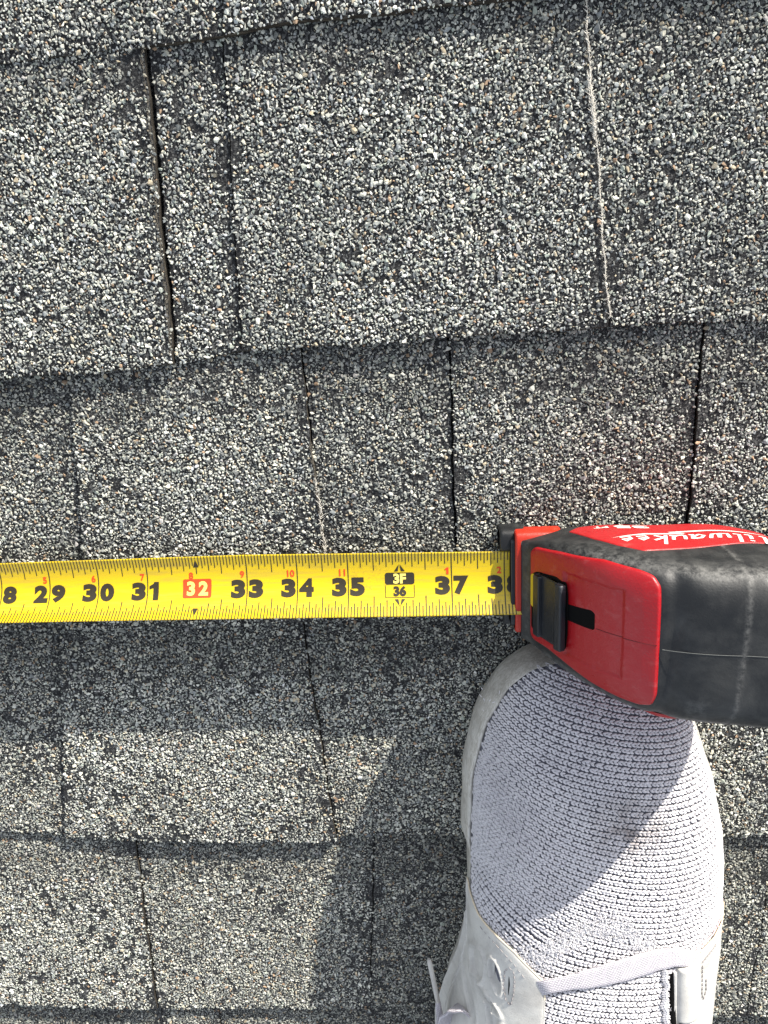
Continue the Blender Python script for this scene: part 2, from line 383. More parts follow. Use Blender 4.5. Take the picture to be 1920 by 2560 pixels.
def granules(name, P, N_tilt, size, tone, parent):
    """P: points (n x 3). one stuff mesh"""
    n_ = len(P)
    tid = rng.integers(0, 12, n_)
    L = size
    yaw = rng.uniform(0, 2*math.pi, n_); ti = rng.normal(0, N_tilt, n_); tj = rng.normal(0, N_tilt, n_)
    cz, sz, cx, sx, cy, sy = np.cos(yaw), np.sin(yaw), np.cos(ti), np.sin(ti), np.cos(tj), np.sin(tj)
    Z = np.zeros(n_); O1 = np.ones(n_)
    Rz_ = np.stack([np.stack([cz, -sz, Z], -1), np.stack([sz, cz, Z], -1), np.stack([Z, Z, O1], -1)], 1)
    Rx_ = np.stack([np.stack([O1, Z, Z], -1), np.stack([Z, cx, -sx], -1), np.stack([Z, sx, cx], -1)], 1)
    Ry_ = np.stack([np.stack([cy, Z, sy], -1), np.stack([Z, O1, Z], -1), np.stack([-sy, Z, cy], -1)], 1)
    R = Ry_ @ Rx_ @ Rz_
    sc = np.stack([L*rng.uniform(.52, .66, n_), L*rng.uniform(.30, .50, n_), L*rng.uniform(.15, .32, n_)], -1)
    tv = np.stack([t[0] for t in TPL])[tid]
    V = np.einsum('nij,nkj->nki', R, tv*sc[:, None, :])+P[:, None, :]
    V[..., 2] += (L*.16)[:, None]
    F = np.stack([t[1] for t in TPL])[tid]+(np.arange(n_)*NP_)[:, None, None]
    col = PALETTE[rng.choice(len(PALETTE), n_, p=PWTS)]*rng.normal(1, .16, (n_, 1))*tone[:, None]
    me = mesh(name, V.reshape(-1, 3), F.reshape(-1, 3), M_GRAN, False, None, org(parent))
    a = me.attributes.new('col', 'FLOAT_COLOR', 'POINT')
    c4 = np.ones((n_*NP_, 4), np.float32); c4[:, :3] = np.repeat(np.clip(col, .02, .82), NP_, 0)
    a.data.foreach_set('color', c4.ravel())
    o = link(name, me, parent); o['kind'] = 'stuff'
    return o

roof = link('roof', mesh('roof', [(-30, -39.5, -.12), (30, -39.5, -.12), (30, 6, -.12), (-30, 6, -.12), (-30, -39.5, -.7), (30, -39.5, -.7), (30, 6, -.7), (-30, 6, -.7)],
            [(0, 1, 2, 3), (7, 6, 5, 4), (0, 4, 5, 1), (1, 5, 6, 2), (2, 6, 7, 3), (3, 7, 4, 0)], M_ASPH, False), None, (0, 0, 0))
roof['kind'] = 'structure'; roof['o'] = [0, 0, 0]; roof['label'] = 'weathered grey asphalt shingle roof falling away towards the shoe'
G = .0462
_H = np.random.default_rng(5).random((257, 257))
def cells(x, y, s, seed):
    """bilinear value noise 0..1, cell size s"""
    u = np.asarray(x)/s+seed*13.7+500; v = np.asarray(y)/s+seed*7.3+500
    i = np.floor(u).astype(int); j = np.floor(v).astype(int); fu = u-i; fv = v-j; fu = fu*fu*(3-2*fu); fv = fv*fv*(3-2*fv)
    g = lambda a, b_: _H[a % 257, b_ % 257]
    return (g(i, j)*(1-fu)+g(i+1, j)*fu)*(1-fv)+(g(i, j+1)*(1-fu)+g(i+1, j+1)*fu)*fv
def bald(x, y, k):
    """patches that have lost their granules"""
    v = vnoise(x, y, .9, 3+k)+.6*vnoise(x, y, 2.7, 9+k*2)
    return v
def make_tab(k, jl, jr, rise, tone, near):
    XL = (lambda t: joint_x(jl, t)+jl[2]) if jl else (lambda t: np.full_like(np.asarray(t, float), -30))
    XR = (lambda t: joint_x(jr, t)-jr[2]) if jr else (lambda t: np.full_like(np.asarray(t, float), 30))
    ny = 30
    ts = np.linspace(0, 1, ny)
    wmid = float(XR(np.array(.5))-XL(np.array(.5)))
    nx = int(np.clip(wmid/.12, 6, 90))
    top = 1.13
    V = np.zeros((nx, ny+1, 3))
    for j, t in enumerate(ts):
        tt = t*top
        xs = np.linspace(float(XL(np.array(tt))), float(XR(np.array(tt))), nx)
        yb = line_y(k, xs); y = yb+tt*E_
        V[:, j+1, 0] = xs; V[:, j+1, 1] = y; V[:, j+1, 2] = tab_z(k, rise, xs, y)
    V[:, 0] = V[:, 1]; V[:, 0, 1] -= .015+.02*np.abs(vnoise(V[:, 0, 0], k, 6)); V[:, 0, 2] -= .05
    top_n = nx*(ny+1)
    vb = V.copy(); vb[..., 2] = np.minimum(V[..., 2]-.06, -.02+.0*V[..., 2]); vb[..., 2] = np.maximum(vb[..., 2], -.1)
    allv = np.vstack([V.reshape(-1, 3), vb.reshape(-1, 3)])
    F = [list(q) for q in grid_faces(nx, ny+1)]; mi = [0]*len(F)
    w = ny+1
    for i in range(nx-1):
        F.append([i*w, top_n+i*w, top_n+(i+1)*w, (i+1)*w]); mi.append(1)
    for j in range(ny):
        F.append([j, j+1, top_n+j+1, top_n+j]); mi.append(1)
        a = (nx-1)*w
        F.append([a+j+1, a+j, top_n+a+j, top_n+a+j+1]); mi.append(1)
    for q in range(nx-1): mi[q*ny] = 1
    sh = part('shingle', allv, F, [M_ASPH if near else M_FAR, M_EDGE], roof, False, mi)
    if not near: return sh
    # scatter
    y0 = min(line_y(k, x) for x in np.linspace(-10, 10, 41))-.1
    gx = np.arange(-11.2, 10.6, G); gy = np.arange(y0, y0+E_*1.02+.3, G*.92)
    X, Y = np.meshgrid(gx, gy); X = X+rng.uniform(-.55, .55, X.shape)*G; Y = Y+rng.uniform(-.55, .55, Y.shape)*G
    X, Y = X.ravel(), Y.ravel()
    lo, hi = foot(Y); t = (Y-line_y(k, X))/E_
    m = (X > lo) & (X < hi) & (t > -.004) & (t < 1.02) & (Y < .9) & (Y > -23.6)
    X, Y, t = X[m], Y[m], t[m]
    dl = X-XL(t); dr = XR(t)-X
    m = (dl > -.005) & (dr > -.005); X, Y, t, dl, dr = X[m], Y[m], t[m], dl[m], dr[m]
    # lost granules: patches, and along edges and joints
    bz = bald(X, Y, k)
    edge = (np.exp(-dr/.20)*.55+np.exp(-dl/.09)*.25)*(.35+1.3*cells(X, Y, .6, k+2))+np.exp(-t*E_/.09)*.75*cells(X, Y, .5, k+6)
    keep = rng.random(len(X)) > (.045+.10*np.clip(bz-.15, 0, 1)+edge)
    hole = (np.minimum(dl, dr) < .22+.1*vnoise(X, Y, 4, 1)) & (vnoise(X*.6, Y, 1.3, 17+k) > .52)
    keep &= ~(hole & (rng.random(len(X)) < .72))
    sp_ = .56*cells(X, Y, .095, k)+.24*cells(X, Y, .35, k+9)+.20*cells(X, Y, 1.4, k+5)
    keep &= ~(rng.random(len(X)) < np.clip((sp_-(.70 if k <= 2 else .655))/.08, 0, .92))
    X, Y, t = X[keep], Y[keep], t[keep]
    size = np.clip(rng.lognormal(math.log(.0535), .32, len(X)), .030, .14)
    Z = tab_z(k, rise, X, Y)
    # the mat bears a darker colour blend in its upper band
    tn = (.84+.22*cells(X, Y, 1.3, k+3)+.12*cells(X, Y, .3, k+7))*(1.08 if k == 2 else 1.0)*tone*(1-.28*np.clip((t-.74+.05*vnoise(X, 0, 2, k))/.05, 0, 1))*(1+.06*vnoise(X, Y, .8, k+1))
    granules('granules', np.stack([X, Y, Z], 1), .26, size, tn, sh)
    return sh
def strands(name, pts, m, parent, w=.012, n_h=160, spread=.06, ln=(.04, .14)):
    """frayed fibre: a ragged strip of fine slivers along a polyline"""
    P = resample(pts, 200); V = []; F = []; spread = spread*.7; w = w*.8
    for _ in range(n_h):
        i = rng.integers(0, 199); p = P[i]+rng.normal(0, 1, 3)*np.array([spread*.3, .02, .004])
        d = P[min(i+1, 199)]-P[i]; d /= np.linalg.norm(d)+1e-9
        d = d+rng.normal(0, .45, 3)*np.array([1, 1, .25]); d /= np.linalg.norm(d)
        L = rng.uniform(*ln); s = np.cross(d, [0, 0, 1]); s = s/(np.linalg.norm(s)+1e-9)*w*rng.uniform(.4, 1.2)
        b_0 = len(V); hgt = np.array([0, 0, w*1.2])
        V += [p-s, p+s, p+hgt, p+d*L]
        F += [(b_0, b_0+2, b_0+3), (b_0+2, b_0+1, b_0+3), (b_0, b_0+1, b_0+2)]
    o = part(name, V, F, m, parent, False); o['kind'] = 'stuff'; return o
for k in range(1, 9):
    js = JOINTS[k]
    outer_l = [(-30+0*q, -30, 0, 0) for q in (0,)]
    bounds = [(-17.5, -17.4, .015, 0), (-11.9, -12.0, .015, 0)] + js + [(12.6, 12.5, .015, 0), (18.1, 18.2, .015, 0)]
    tabs = [(.04, .9), (.07, 1.0)] + TABS[k] + [(.06, .95), (.02, .9)]
    bounds = [None]+bounds+[None]
    for i in range(len(bounds)-1):
        jl, jr = bounds[i], bounds[i+1]
        rise, tone = tabs[min(i, len(tabs)-1)]
        near = (jl is not None and jr is not None and jr[1] > -11 and jl[1] < 11 and k < 7)
        sh = make_tab(k, jl, jr, rise, tone, near)
        if near and jl is not None and jl[3]:
            tt = np.linspace(.03, .97 if jl[3] == 1 else .9, 60)
            x = joint_x(jl, tt); y = line_y(k, x)+tt*E_
            z = tab_z(k, max(rise, tabs[i-1][0]), x, y)+.03
            if jl[3] == 1:
                strands('frayed_edge', np.stack([x-.06, y, z], 1), M_FIBRE_D, sh, .008, 260, .05, (.03, .09))
                strands('frayed_edge', np.stack([x-.05, y, z+.01], 1)[:34], M_FIBRE_D, sh, .009, 60, .05)
            else:
                sel = slice(0, 60) if k == 2 else slice(10, 44)
                strands('frayed_edge', np.stack([x, y, z+.004], 1)[sel], M_FIBRE if k == 2 else M_FIBRE_D, sh, .009, 700, .022, (.03, .085))
                if k == 2: strands('frayed_edge', np.stack([x-.02, y, z+.012], 1)[34:46], M_FIBRE, sh, .012, 170, .07, (.03, .12))
                if k == 3: strands('frayed_edge', np.stack([x+.01, y, z+.012], 1)[14:36], M_FIBRE, sh, .009, 120, .06)
# top course beyond the picture
for x0, x1 in ((-30, -9), (-8.97, 9), (9.03, 30)):
    xs = np.linspace(x0, x1, 30); V = []
    for yy, zz in ((E_-.7, .04), (E_-.7, .24), (11, .0)): V += [(x, yy-(.0 if zz else 0), zz) for x in xs]
    part('shingle', V, [list(q)[::-1] for q in grid_faces(3, 30)], M_FAR, roof, False)

# ------------------------------------------------------------------ tape measure
tape = root('tape_measure', (3.3, -10.05, .10), 'scuffed red and black tape measure with its yellow blade pulled out', 'tape measure')
BW = 1.25
def blade_pt(x, v, off=0.0):
    """x inches along the roof, v across (+ towards the top of the picture), off above the paint"""
    x, v = np.broadcast_arrays(np.asarray(x, float), np.asarray(v, float))
    yt = np.interp(x, [-40, -7, -2, 3.3], [-9.34, -9.34, -9.31, -9.33]); zt = np.interp(x, [-40, -7, -2, 3.3, 4], [.50, .50, .47, .60, .62])
    yb = np.interp(x, [-40, -7, -4, 1, 3.3], [-10.35, -10.35, -10.37, -10.42, -10.43]); zb = np.interp(x, [-40, -7, -4, 1, 3.3], [1.10, 1.10, 1.08, 1.06, 1.06])
    sag = np.interp(x, [-7, 0, 3.3], [.27, .22, .15])
    s = .5-v/BW; dy, dz = yb-yt, zb-zt; L = np.hypot(dy, dz)
    ny, nz = dz/L, -dy/L
    q = -sag*(1-(2*s-1)**2)+off
    return np.stack([x, yt+dy*s+ny*q, zt+dz*s+nz*q], -1)
xs = np.linspace(-27.2, 4.0, 320); vs = np.linspace(-BW/2, BW/2, 41)
A = blade_pt(xs[:, None], vs[None, :], 0.0); Bm = blade_pt(xs[:, None], vs[None, :], -.012)
nv = len(vs); nn = len(xs)*nv
F = [list(q) for q in grid_faces(len(xs), nv)][:]
F += [[q+nn for q in f][::-1] for f in F]
for i in range(len(xs)-1):
    F.append([i*nv, nn+i*nv, nn+(i+1)*nv, (i+1)*nv]); e = nv-1
    F.append([(i+1)*nv+e, nn+(i+1)*nv+e, nn+i*nv+e, i*nv+e])
blade = part('blade', np.vstack([A.reshape(-1, 3), Bm.reshape(-1, 3)]), F, M_BLADE, tape)
# ruled lines
V, Fq = [], []
def tick(x, v0, v1, w, off=.005):
    n_ = max(2, int(abs(v1-v0)/.05)+1); b_0 = len(V)
    for v in np.linspace(v0, v1, n_):
        V.append(blade_pt(x-w/2, v, off)); V.append(blade_pt(x+w/2, v, off))
    for i in range(n_-1): Fq.append((b_0+2*i, b_0+2*i+1, b_0+2*i+3, b_0+2*i+2))
def quad_patch(x0, x1, v0, v1, off, r=.0, n_=16):
    """rounded rectangle on the blade, returned as a polar fan grid"""
    cx, cv = (x0+x1)/2, (v0+v1)/2; hx, hv = (x1-x0)/2, (v1-v0)/2; P = []
    for sx, sv, a0 in ((1, 1, 0), (-1, 1, 90), (-1, -1, 180), (1, -1, 270)):
        for a in np.linspace(a0, a0+90, 6):
            P.append((cx+sx*(hx-r)+r*math.cos(math.radians(a)), cv+sv*(hv-r)+r*math.sin(math.radians(a))))
    P = resample(P, 64, True)
    R_ = np.linspace(0.02, 1, 7)
    vv = np.array([[(cx+(p[0]-cx)*q, cv+(p[1]-cv)*q) for p in P] for q in R_])
    return blade_pt(vv[..., 0], vv[..., 1], off).reshape(-1, 3), [list(f) for f in grid_faces(7, 64, wrap_v=True)]
for n16 in range(8*16, 38*16+4):
    inch = n16/16; x = inch-35
    if x > 3.6: break
    h = BW/2-.004
    if n16 % 16 == 0:
        if inch in (36,):
            tick(x, h, h-.17, .014); tick(x, -h, -h+.21, .014)
        elif int(inch) % 16 == 0:
            tick(x, h, h-.05, .012); tick(x, -h, -h+.08, .012)
        else: tick(x, h, -h, .019)
        continue
    L = .335 if n16 % 8 == 0 else .27 if n16 % 4 == 0 else .225 if n16 % 2 == 0 else .17
    w = .0155
    tick(x, h, h-L, w); tick(x, -h, -h+L*1.18, w*1.2)
rl = part('ruled_lines', np.array(V), Fq, M_INK, tape)
rl.parent = blade
# text
def text_mesh(s, bold=.0, shear=0.0):
    """flat glyph mesh (verts n x 2, faces), cap height = 1, left edge at 0"""
    flip = s == '9'                                     # a nine is a six turned round
    cu = bpy.data.curves.new('t', 'FONT'); cu.body = '6' if flip else s; cu.offset = bold; cu.shear = shear; cu.resolution_u = 4; cu.fill_mode = 'FRONT'
    ob = bpy.data.objects.new('t', cu); C.objects.link(ob)
    bpy.context.view_layer.update()
    me = ob.to_mesh(); v = np.array([p.co[:] for p in me.vertices]); f = [list(p.vertices) for p in me.polygons]
    ob.to_mesh_clear(); bpy.data.objects.remove(ob); bpy.data.curves.remove(cu)
    if flip: v = -v
    if s == '1':                                        # heavy one with a flag
        v = np.array([(0, .60, 0), (.24, .68, 0), (.24, 0, 0), (.56, 0, 0), (.56, 1, 0), (.30, 1, 0), (.24, .90, 0), (0, .78, 0)]); f = [[0, 1, 6, 7], [1, 2, 3, 4, 5, 6]]
    h = v[:, 1].max()-v[:, 1].min()
    v = v[:, :2]; v[:, 0] -= v[:, 0].min(); v[:, 1] -= v[:, 1].min()
    return v/h, f
def put_text(s, xc, vc, h, m, bold=.03, aspect=1.0, off=.0075, fn=None, parent=None, name='numeral', align='C', shear=0.0, width=None, cuts=.05):
    v, f = text_mesh(s, bold, shear)
    fn = fn or blade_pt
    wd = v[:, 0].max(); sx = (width/wd) if width else h*aspect
    x = v[:, 0]*sx; y = v[:, 1]*h
    X0 = {'C': -wd*sx/2, 'L': 0, 'R': -wd*sx}[align]
    bm = bmesh.new(); vs_ = [bm.verts.new((a, b_, 0)) for a, b_ in zip(x+X0, y-h/2)]
    for q in f:
        try: bm.faces.new([vs_[i] for i in q])
        except ValueError: pass
    for c in np.arange(-h/2+cuts, h/2, cuts):
        bmesh.ops.bisect_plane(bm, geom=bm.verts[:]+bm.edges[:]+bm.faces[:], plane_co=(0, c, 0), plane_no=(0, 1, 0))
    bm.verts.ensure_lookup_table(); bm.verts.index_update()
    P = np.array([q.co[:] for q in bm.verts]); Fc = [[q.index for q in ff.verts] for ff in bm.faces]; bm.free()
    W3 = fn(xc+P[:, 0], vc+P[:, 1], off)
    o = part(name, W3, Fc, m, tape); o.parent = parent or blade; return o
for n_ in range(10, 39):
    x = n_-35
    if n_ == 36 or n_ % 12 == 0:
        v_, f_ = quad_patch(x-.285, x+.285, .0, .235, .0055, .045); o = part('number_plate', v_, f_, M_INK, tape); o.parent = blade
        P = []  # outlined lower box
        for (x0, x1, v0, v1) in ((x-.285, x+.285, -.262, -.250), (x-.285, x-.273, -.250, -.012), (x+.273, x+.285, -.250, -.012)):
            v_, f_ = quad_patch(x0, x1, v0, v1, .0055, .001); o = part('number_frame', v_, f_, M_INK, tape); o.parent = blade
        put_text('%dF' % (n_//12), x, .117, .20, M_CREAM_INK, .045, 1.0, .0085)
        put_text(str(n_), x, -.130, .205, M_INK, .055, 1.0, .0085)
        for sgn, v0, v1 in ((1, .40, .262), (-1, -.42, -.288)):
            for s2 in (-1, 1):
                q = np.array([[x+s2*.008, v0], [x+s2*.105, v1], [x+s2*.030, v1]])
                tri = np.array([blade_pt(a, b_, .0060) for a, b_ in q])
                o = part('pointer', tri, [(0, 1, 2) if s2*sgn < 0 else (0, 2, 1)], M_INK, tape); o.parent = blade
    elif n_ % 16 == 0:
        v_, f_ = quad_patch(x-.285, x+.285, -.19, .19, .0055, .03); o = part('number_plate', v_, f_, M_RED_INK, tape); o.parent = blade
        s_ = str(n_)
        put_text(s_[0], x-.125, 0, .29, M_CREAM_INK, .045, .98, .0085); put_text(s_[1], x+.125, 0, .29, M_CREAM_INK, .045, .98, .0085)
        for sgn, v0, v1 in ((1, .56, .42), (-1, -.56, -.40)):
            tri = np.array([blade_pt(a, b_, .0060) for a, b_ in ((x, v0), (x+.055, v1), (x-.055, v1))])
            o = part('pointer', tri, [(0, 2, 1) if sgn > 0 else (0, 1, 2)], M_INK, tape); o.parent = blade
        qp = quad_patch(x-.008, x+.008, .29, .43, .0060, .001); o = part('pointer', qp[0], qp[1], M_INK, tape); o.parent = blade
    else:
        s_ = str(n_)
        put_text(s_[0], x-.035, -.03, .37, M_INK, .064, .9, .0075, align='R', width=.285)
        put_text(s_[1], x+.035, -.03, .37, M_INK, .064 if s_[1] != '1' else .022, .9, .0075, align='L', width=.285 if s_[1] != '1' else .19)
    if n_ % 12:
        f_ = str(n_ % 12)
        put_text(f_, x-.055 if n_ % 16 else x-.075, .255, .135, M_RED_INK, .03, 1.0, .0075, align='R', name='foot_numeral')

# --- case: black over-moulded shell
na, nt = 110, 96
aa = np.concatenate([np.linspace(-.02, .3, 14), np.linspace(.32, 3.6, 70), np.linspace(3.63, 4.42, 26)])
th = np.linspace(0, 2*math.pi, nt, endpoint=False)
ct, cb, hw = c_top(aa), c_bot(aa), half_w(aa)
cm, hh = (ct+cb)/2, (ct-cb)/2
ex = 2/NSE
cth, sth = np.cos(th), np.sin(th)
# even spacing round the rounded square
tt_ = np.linspace(0, 2*math.pi, 2000); px_ = np.sign(np.cos(tt_))*np.abs(np.cos(tt_))**ex*1.2; py_ = np.sign(np.sin(tt_))*np.abs(np.sin(tt_))**ex*1.5
ds = np.r_[0, np.cumsum(np.hypot(np.diff(px_), np.diff(py_)))]; th = np.interp(np.linspace(0, ds[-1], nt+1)[:-1], ds, tt_)
bx = np.sign(np.cos(th))*np.abs(np.cos(th))**ex; cx_ = np.sign(np.sin(th))*np.abs(np.sin(th))**ex
Cc_ = cm[:, None]+hh[:, None]*cx_[None, :]; Bb_ = b0(aa)[:, None]+hw[:, None]*taper(Cc_)*bx[None, :]
Aa_ = np.repeat(aa[:, None], nt, 1)
# moulded groove running over the rubber near the back
upm = 1/(1+np.exp(-(Cc_-cm[:, None]-.4*hh[:, None])/.08))
gr = .075*upm*np.exp(-((Aa_-(1.98+.05*Bb_))/.13)**2)-.014*np.exp(-((Aa_-(2.93+.05*Bb_))/.03)**2)+.035*np.exp(-((Aa_-(3.45-.12*np.clip(Bb_, 0, 2)**2))/.03)**2)
Cc_ = Cc_-gr*np.sign(Cc_-cm[:, None])
V = case_w(Aa_, Bb_, Cc_).reshape(-1, 3); F = [list(q)[::-1] for q in grid_faces(len(aa), nt, wrap_v=True)]
F.append(list(range(nt))); F.append([(len(aa)-1)*nt+q for q in range(nt)][::-1])
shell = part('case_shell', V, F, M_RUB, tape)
# rubbed places: the raised line, the front panel's rim, and shoulders carrying a painted sun highlight
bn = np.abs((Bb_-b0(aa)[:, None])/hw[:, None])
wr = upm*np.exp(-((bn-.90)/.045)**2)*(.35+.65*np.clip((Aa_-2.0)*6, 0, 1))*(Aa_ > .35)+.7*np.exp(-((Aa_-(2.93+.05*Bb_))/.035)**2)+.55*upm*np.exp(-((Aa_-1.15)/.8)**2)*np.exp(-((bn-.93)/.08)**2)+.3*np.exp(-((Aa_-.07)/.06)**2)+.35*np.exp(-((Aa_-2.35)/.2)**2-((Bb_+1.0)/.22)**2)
aw = shell.data.attributes.new('wear_glint', 'FLOAT', 'POINT'); aw.data.foreach_set('value', np.clip(wr, 0, 1).astype(np.float32).ravel())
def top_pt(a, b, off=0.0):
    a, b = np.broadcast_arrays(np.asarray(a, float), np.asarray(b, float)); e = .01
    c = top_c(a, b)
    na_ = -(top_c(a+e, b)-top_c(a-e, b))/(2*e); nb_ = -(top_c(a, b+e)-top_c(a, b-e))/(2*e); nc_ = np.ones_like(na_)
    L = np.sqrt(na_**2+nb_**2+1)
    return case_w(a+na_/L*off, b+nb_/L*off, c+nc_/L*off)
def side_pt(a, c, off=0.0):
    return case_w(a, side_b(a, c)+off, c)
def star_patch(name, outline, center, fn, off, m, parent, rings=26, n_=150, edge=-.03, thick_at=.06, it=2):
    """cover piece lying on a surface: off(a, b) above it, rolling down to 'edge' at its outline"""
    P = smooth_closed(outline, n_, it); c = np.array(center)
    q = np.r_[np.linspace(.02, 1-thick_at, rings-6), 1-thick_at*np.array([.8, .6, .4, .22, .09, 0])]
    vv = c+(P-c)[None, :, :]*q[:, None, None]
    o_ = off(vv[..., 0], vv[..., 1]) if callable(off) else np.full(vv.shape[:2], off)
    k = np.clip((1-q)/thick_at, 0, 1); k = np.sqrt(1-(1-k)**2)
    o_ = edge+(o_-edge)*k[:, None]
    V = fn(vv[..., 0], vv[..., 1], o_).reshape(-1, 3)
    F = [list(f) for f in grid_faces(rings, n_, wrap_v=True)]
    V = np.vstack([V, fn(c[0], c[1], float(o_[0].mean()))[None, :]]); k0 = len(V)-1
    F += [[k0, i, (i+1) % n_] for i in range(n_)]
    return part(name, V, F, m, parent)
def in_box(a, b, a0, a1, b0, b1, s=.03):
    sg = lambda t: 1/(1+np.exp(-np.clip(t/s*4, -30, 30)))
    return sg(a-a0)*sg(a1-a)*sg(b-b0)*sg(b1-b)
def panel_off(a, b):
    return .050-.034*in_box(a, b, .60, 1.33, -.68, .80, .010)
front = star_patch('front_panel', [(.13, -.70), (.17, -.80), (.39, -.80), (.58, -.86), (.95, -1.0), (1.32, -1.08), (1.60, -1.10), (1.75, -1.05), (1.79, -.85), (1.79, .1), (1.79, .96), (1.72, 1.09), (1.56, 1.14), (1.1, 1.18), (.53, 1.09), (.2, 1.0), (.13, .90), (.13, .1)],
                   (.9, .1), top_pt, panel_off, M_RED, shell, rings=46, n_=260, thick_at=.05)
# lock: opening, blade seen through it, slot, the lock itself
star_patch('lock_opening', [(.16, -.55), (.24, -.64), (.45, -.66), (.62, -.60), (.64, -.3), (.64, .4), (.62, .62), (.5, .68), (.24, .60), (.16, .5)], (.4, 0), top_pt, .052, M_HOLE, front, rings=14, thick_at=.05, edge=.03)
star_patch('slot', [(.60, .24), (.92, .31), (.97, .27), (.97, .0), (.95, -.03), (.60, -.05)], (.78, .13), top_pt, .022, M_HOLE, front, rings=12, n_=80, edge=.010, it=1)
star_patch('blade_window', [(.165, -.12), (.165, .5), (.235, .52), (.235, -.15)], (.2, .2), top_pt, .068, mat('dull_yellow_enamel', (.50, .35, .01), .5, .4)[0], front, rings=10, n_=60, edge=.05)
def bar(name, prof, b0, b1, m, parent, nb=24, ends=.03):
    """rail across the case: prof = (a, off) outline, extruded over b with rounded ends"""
    Pf = smooth_closed(prof, 40, 2); c = Pf.mean(0)
    bs = np.r_[b0, b0+ends*.3, b0+ends, np.linspace(b0+ends*1.5, b1-ends*1.5, nb), b1-ends, b1-ends*.3, b1]
    sc = np.r_[.72, .9, 1, np.ones(nb), 1, .9, .72]
    vv = np.array([[c+(p-c)*s for p in Pf] for s in sc])
    V = top_pt(vv[..., 0], bs[:, None], vv[..., 1]).reshape(-1, 3); k = len(Pf)
    F = [list(f)[::-1] for f in grid_faces(len(bs), k, wrap_v=True)]
    F.append(list(range(k))); F.append([(len(bs)-1)*k+q for q in range(k)][::-1])
    return part(name, V, F, m, parent)
lock = bar('lock_button', [(.25, .02), (.60, .02), (.60, .10), (.25, .10)], -.60, .58, M_LOCK, front)
bar('grip_ridge', [(.24, .08), (.35, .08), (.34, .17), (.26, .16)], -.59, .56, M_LOCK, front).parent = lock
bar('grip_ridge', [(.54, .08), (.645, .08), (.64, .20), (.56, .21)], -.60, .60, M_LOCK, front).parent = lock
# nose: red lip at the mouth, black bumper below
def rbox(a0, a1, b0, b1, c0, c1, r=.05, n_=5.0, seg=40, cap=6):
    """box with rounded edges in the case frame (superellipse across b/c, rounded ends along a)"""
    th = np.linspace(0, 2*math.pi, seg, endpoint=False); e = 2/n_
    x = np.sign(np.cos(th))*np.abs(np.cos(th))**e; y = np.sign(np.sin(th))*np.abs(np.sin(th))**e
    A_, sc = [], []
    for q in range(cap+1):
        an = math.pi/2*q/cap; A_.append(a0+r*(1-math.sin(an))); sc.append(r*(1-math.cos(an)))
    A_ = A_[::-1]; sc = sc[::-1]
    A_ = [a0+r*(1-math.cos(math.pi/2*q/cap)) for q in range(cap+1)]; sc = [r*(1-math.sin(math.pi/2*q/cap)) for q in range(cap+1)]
    A_ += [a1-(v-a0) for v in A_[::-1]]; sc += sc[::-1]
    bc, cc, hb, hc = (b0+b1)/2, (c0+c1)/2, (b1-b0)/2, (c1-c0)/2
    V = np.array([[(a, bc+(hb-s)*p, cc+(hc-s)*q) for p, q in zip(x, y)] for a, s in zip(A_, sc)]).reshape(-1, 3)
    F = [list(f)[::-1] for f in grid_faces(len(A_), seg, wrap_v=True)]
    F.append(list(range(seg))); F.append([(len(A_)-1)*seg+q for q in range(seg)][::-1])
    return case_w(V[:, 0], V[:, 1], V[:, 2]), F
v_, f_ = rbox(-.125, .75, -.84, 1.16, -.30, .275, .05, 7); part('mouth_lip', v_, f_, M_LIP, shell)
v_, f_ = rbox(-.20, .5, -.72, 1.0, -.25, .19, .03, 7); part('mouth_slot', v_, f_, M_LOCK, shell)
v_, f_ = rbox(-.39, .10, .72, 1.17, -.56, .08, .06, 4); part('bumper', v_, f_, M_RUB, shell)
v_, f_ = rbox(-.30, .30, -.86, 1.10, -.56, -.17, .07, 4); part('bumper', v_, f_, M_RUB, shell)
# seam along the middle
Pq = [top_pt(a, -.03-.02*math.sin(a), .004) for a in np.linspace(1.83, 4.3, 60)]
v_, f_ = tube(Pq, .0062, 6); part('mould_seam', v_, f_, M_SEAM, shell)
Pq = [top_pt(a, .02, panel_off(np.array(a), np.array(.02))+.001) for a in np.linspace(.99, 1.76, 40)]
v_, f_ = tube(Pq, .006, 6); part('mould_seam', v_, f_, mat('dark_red_seam', (.10, .004, .006), .6)[0], front)
# side panel and its lettering
side = star_patch('side_panel', [(.80, .42), (.98, .20), (1.4, .08), (2.0, .0), (2.9, .05), (3.5, .35), (4.05, .85), (4.05, 1.15), (3.80, 1.62), (2.64, 1.83), (1.71, 1.95), (1.37, 1.64), (1.08, 1.18)],
                  (2.3, .95), side_pt, .018, M_LAB, shell, rings=24, n_=220, edge=-.01, thick_at=.04, it=1)
def side_pt2(a, c, off=0.0):
    ct, cb, w = c_top(a), c_bot(a), half_w(a); cm, h = (ct+cb)/2, (ct-cb)/2; t = np.clip(np.abs((c-cm)/h), 0, .9999)
    return case_w(a, b0(a)-w*taper(c)*(1-t**NSE)**(1/NSE)-off, c)
s2 = star_patch('side_panel', [(1.0, .3), (1.6, .05), (2.4, .0), (3.4, .4), (4.0, 1.0), (3.6, 1.9), (2.6, 2.1), (2.15, 2.42), (1.9, 2.36), (1.6, 1.9), (1.2, 1.2)], (2.3, 1.0), side_pt2, .055, M_LAB, shell, rings=24, n_=160, edge=-.01, thick_at=.04, it=1)
s2.data.flip_normals()
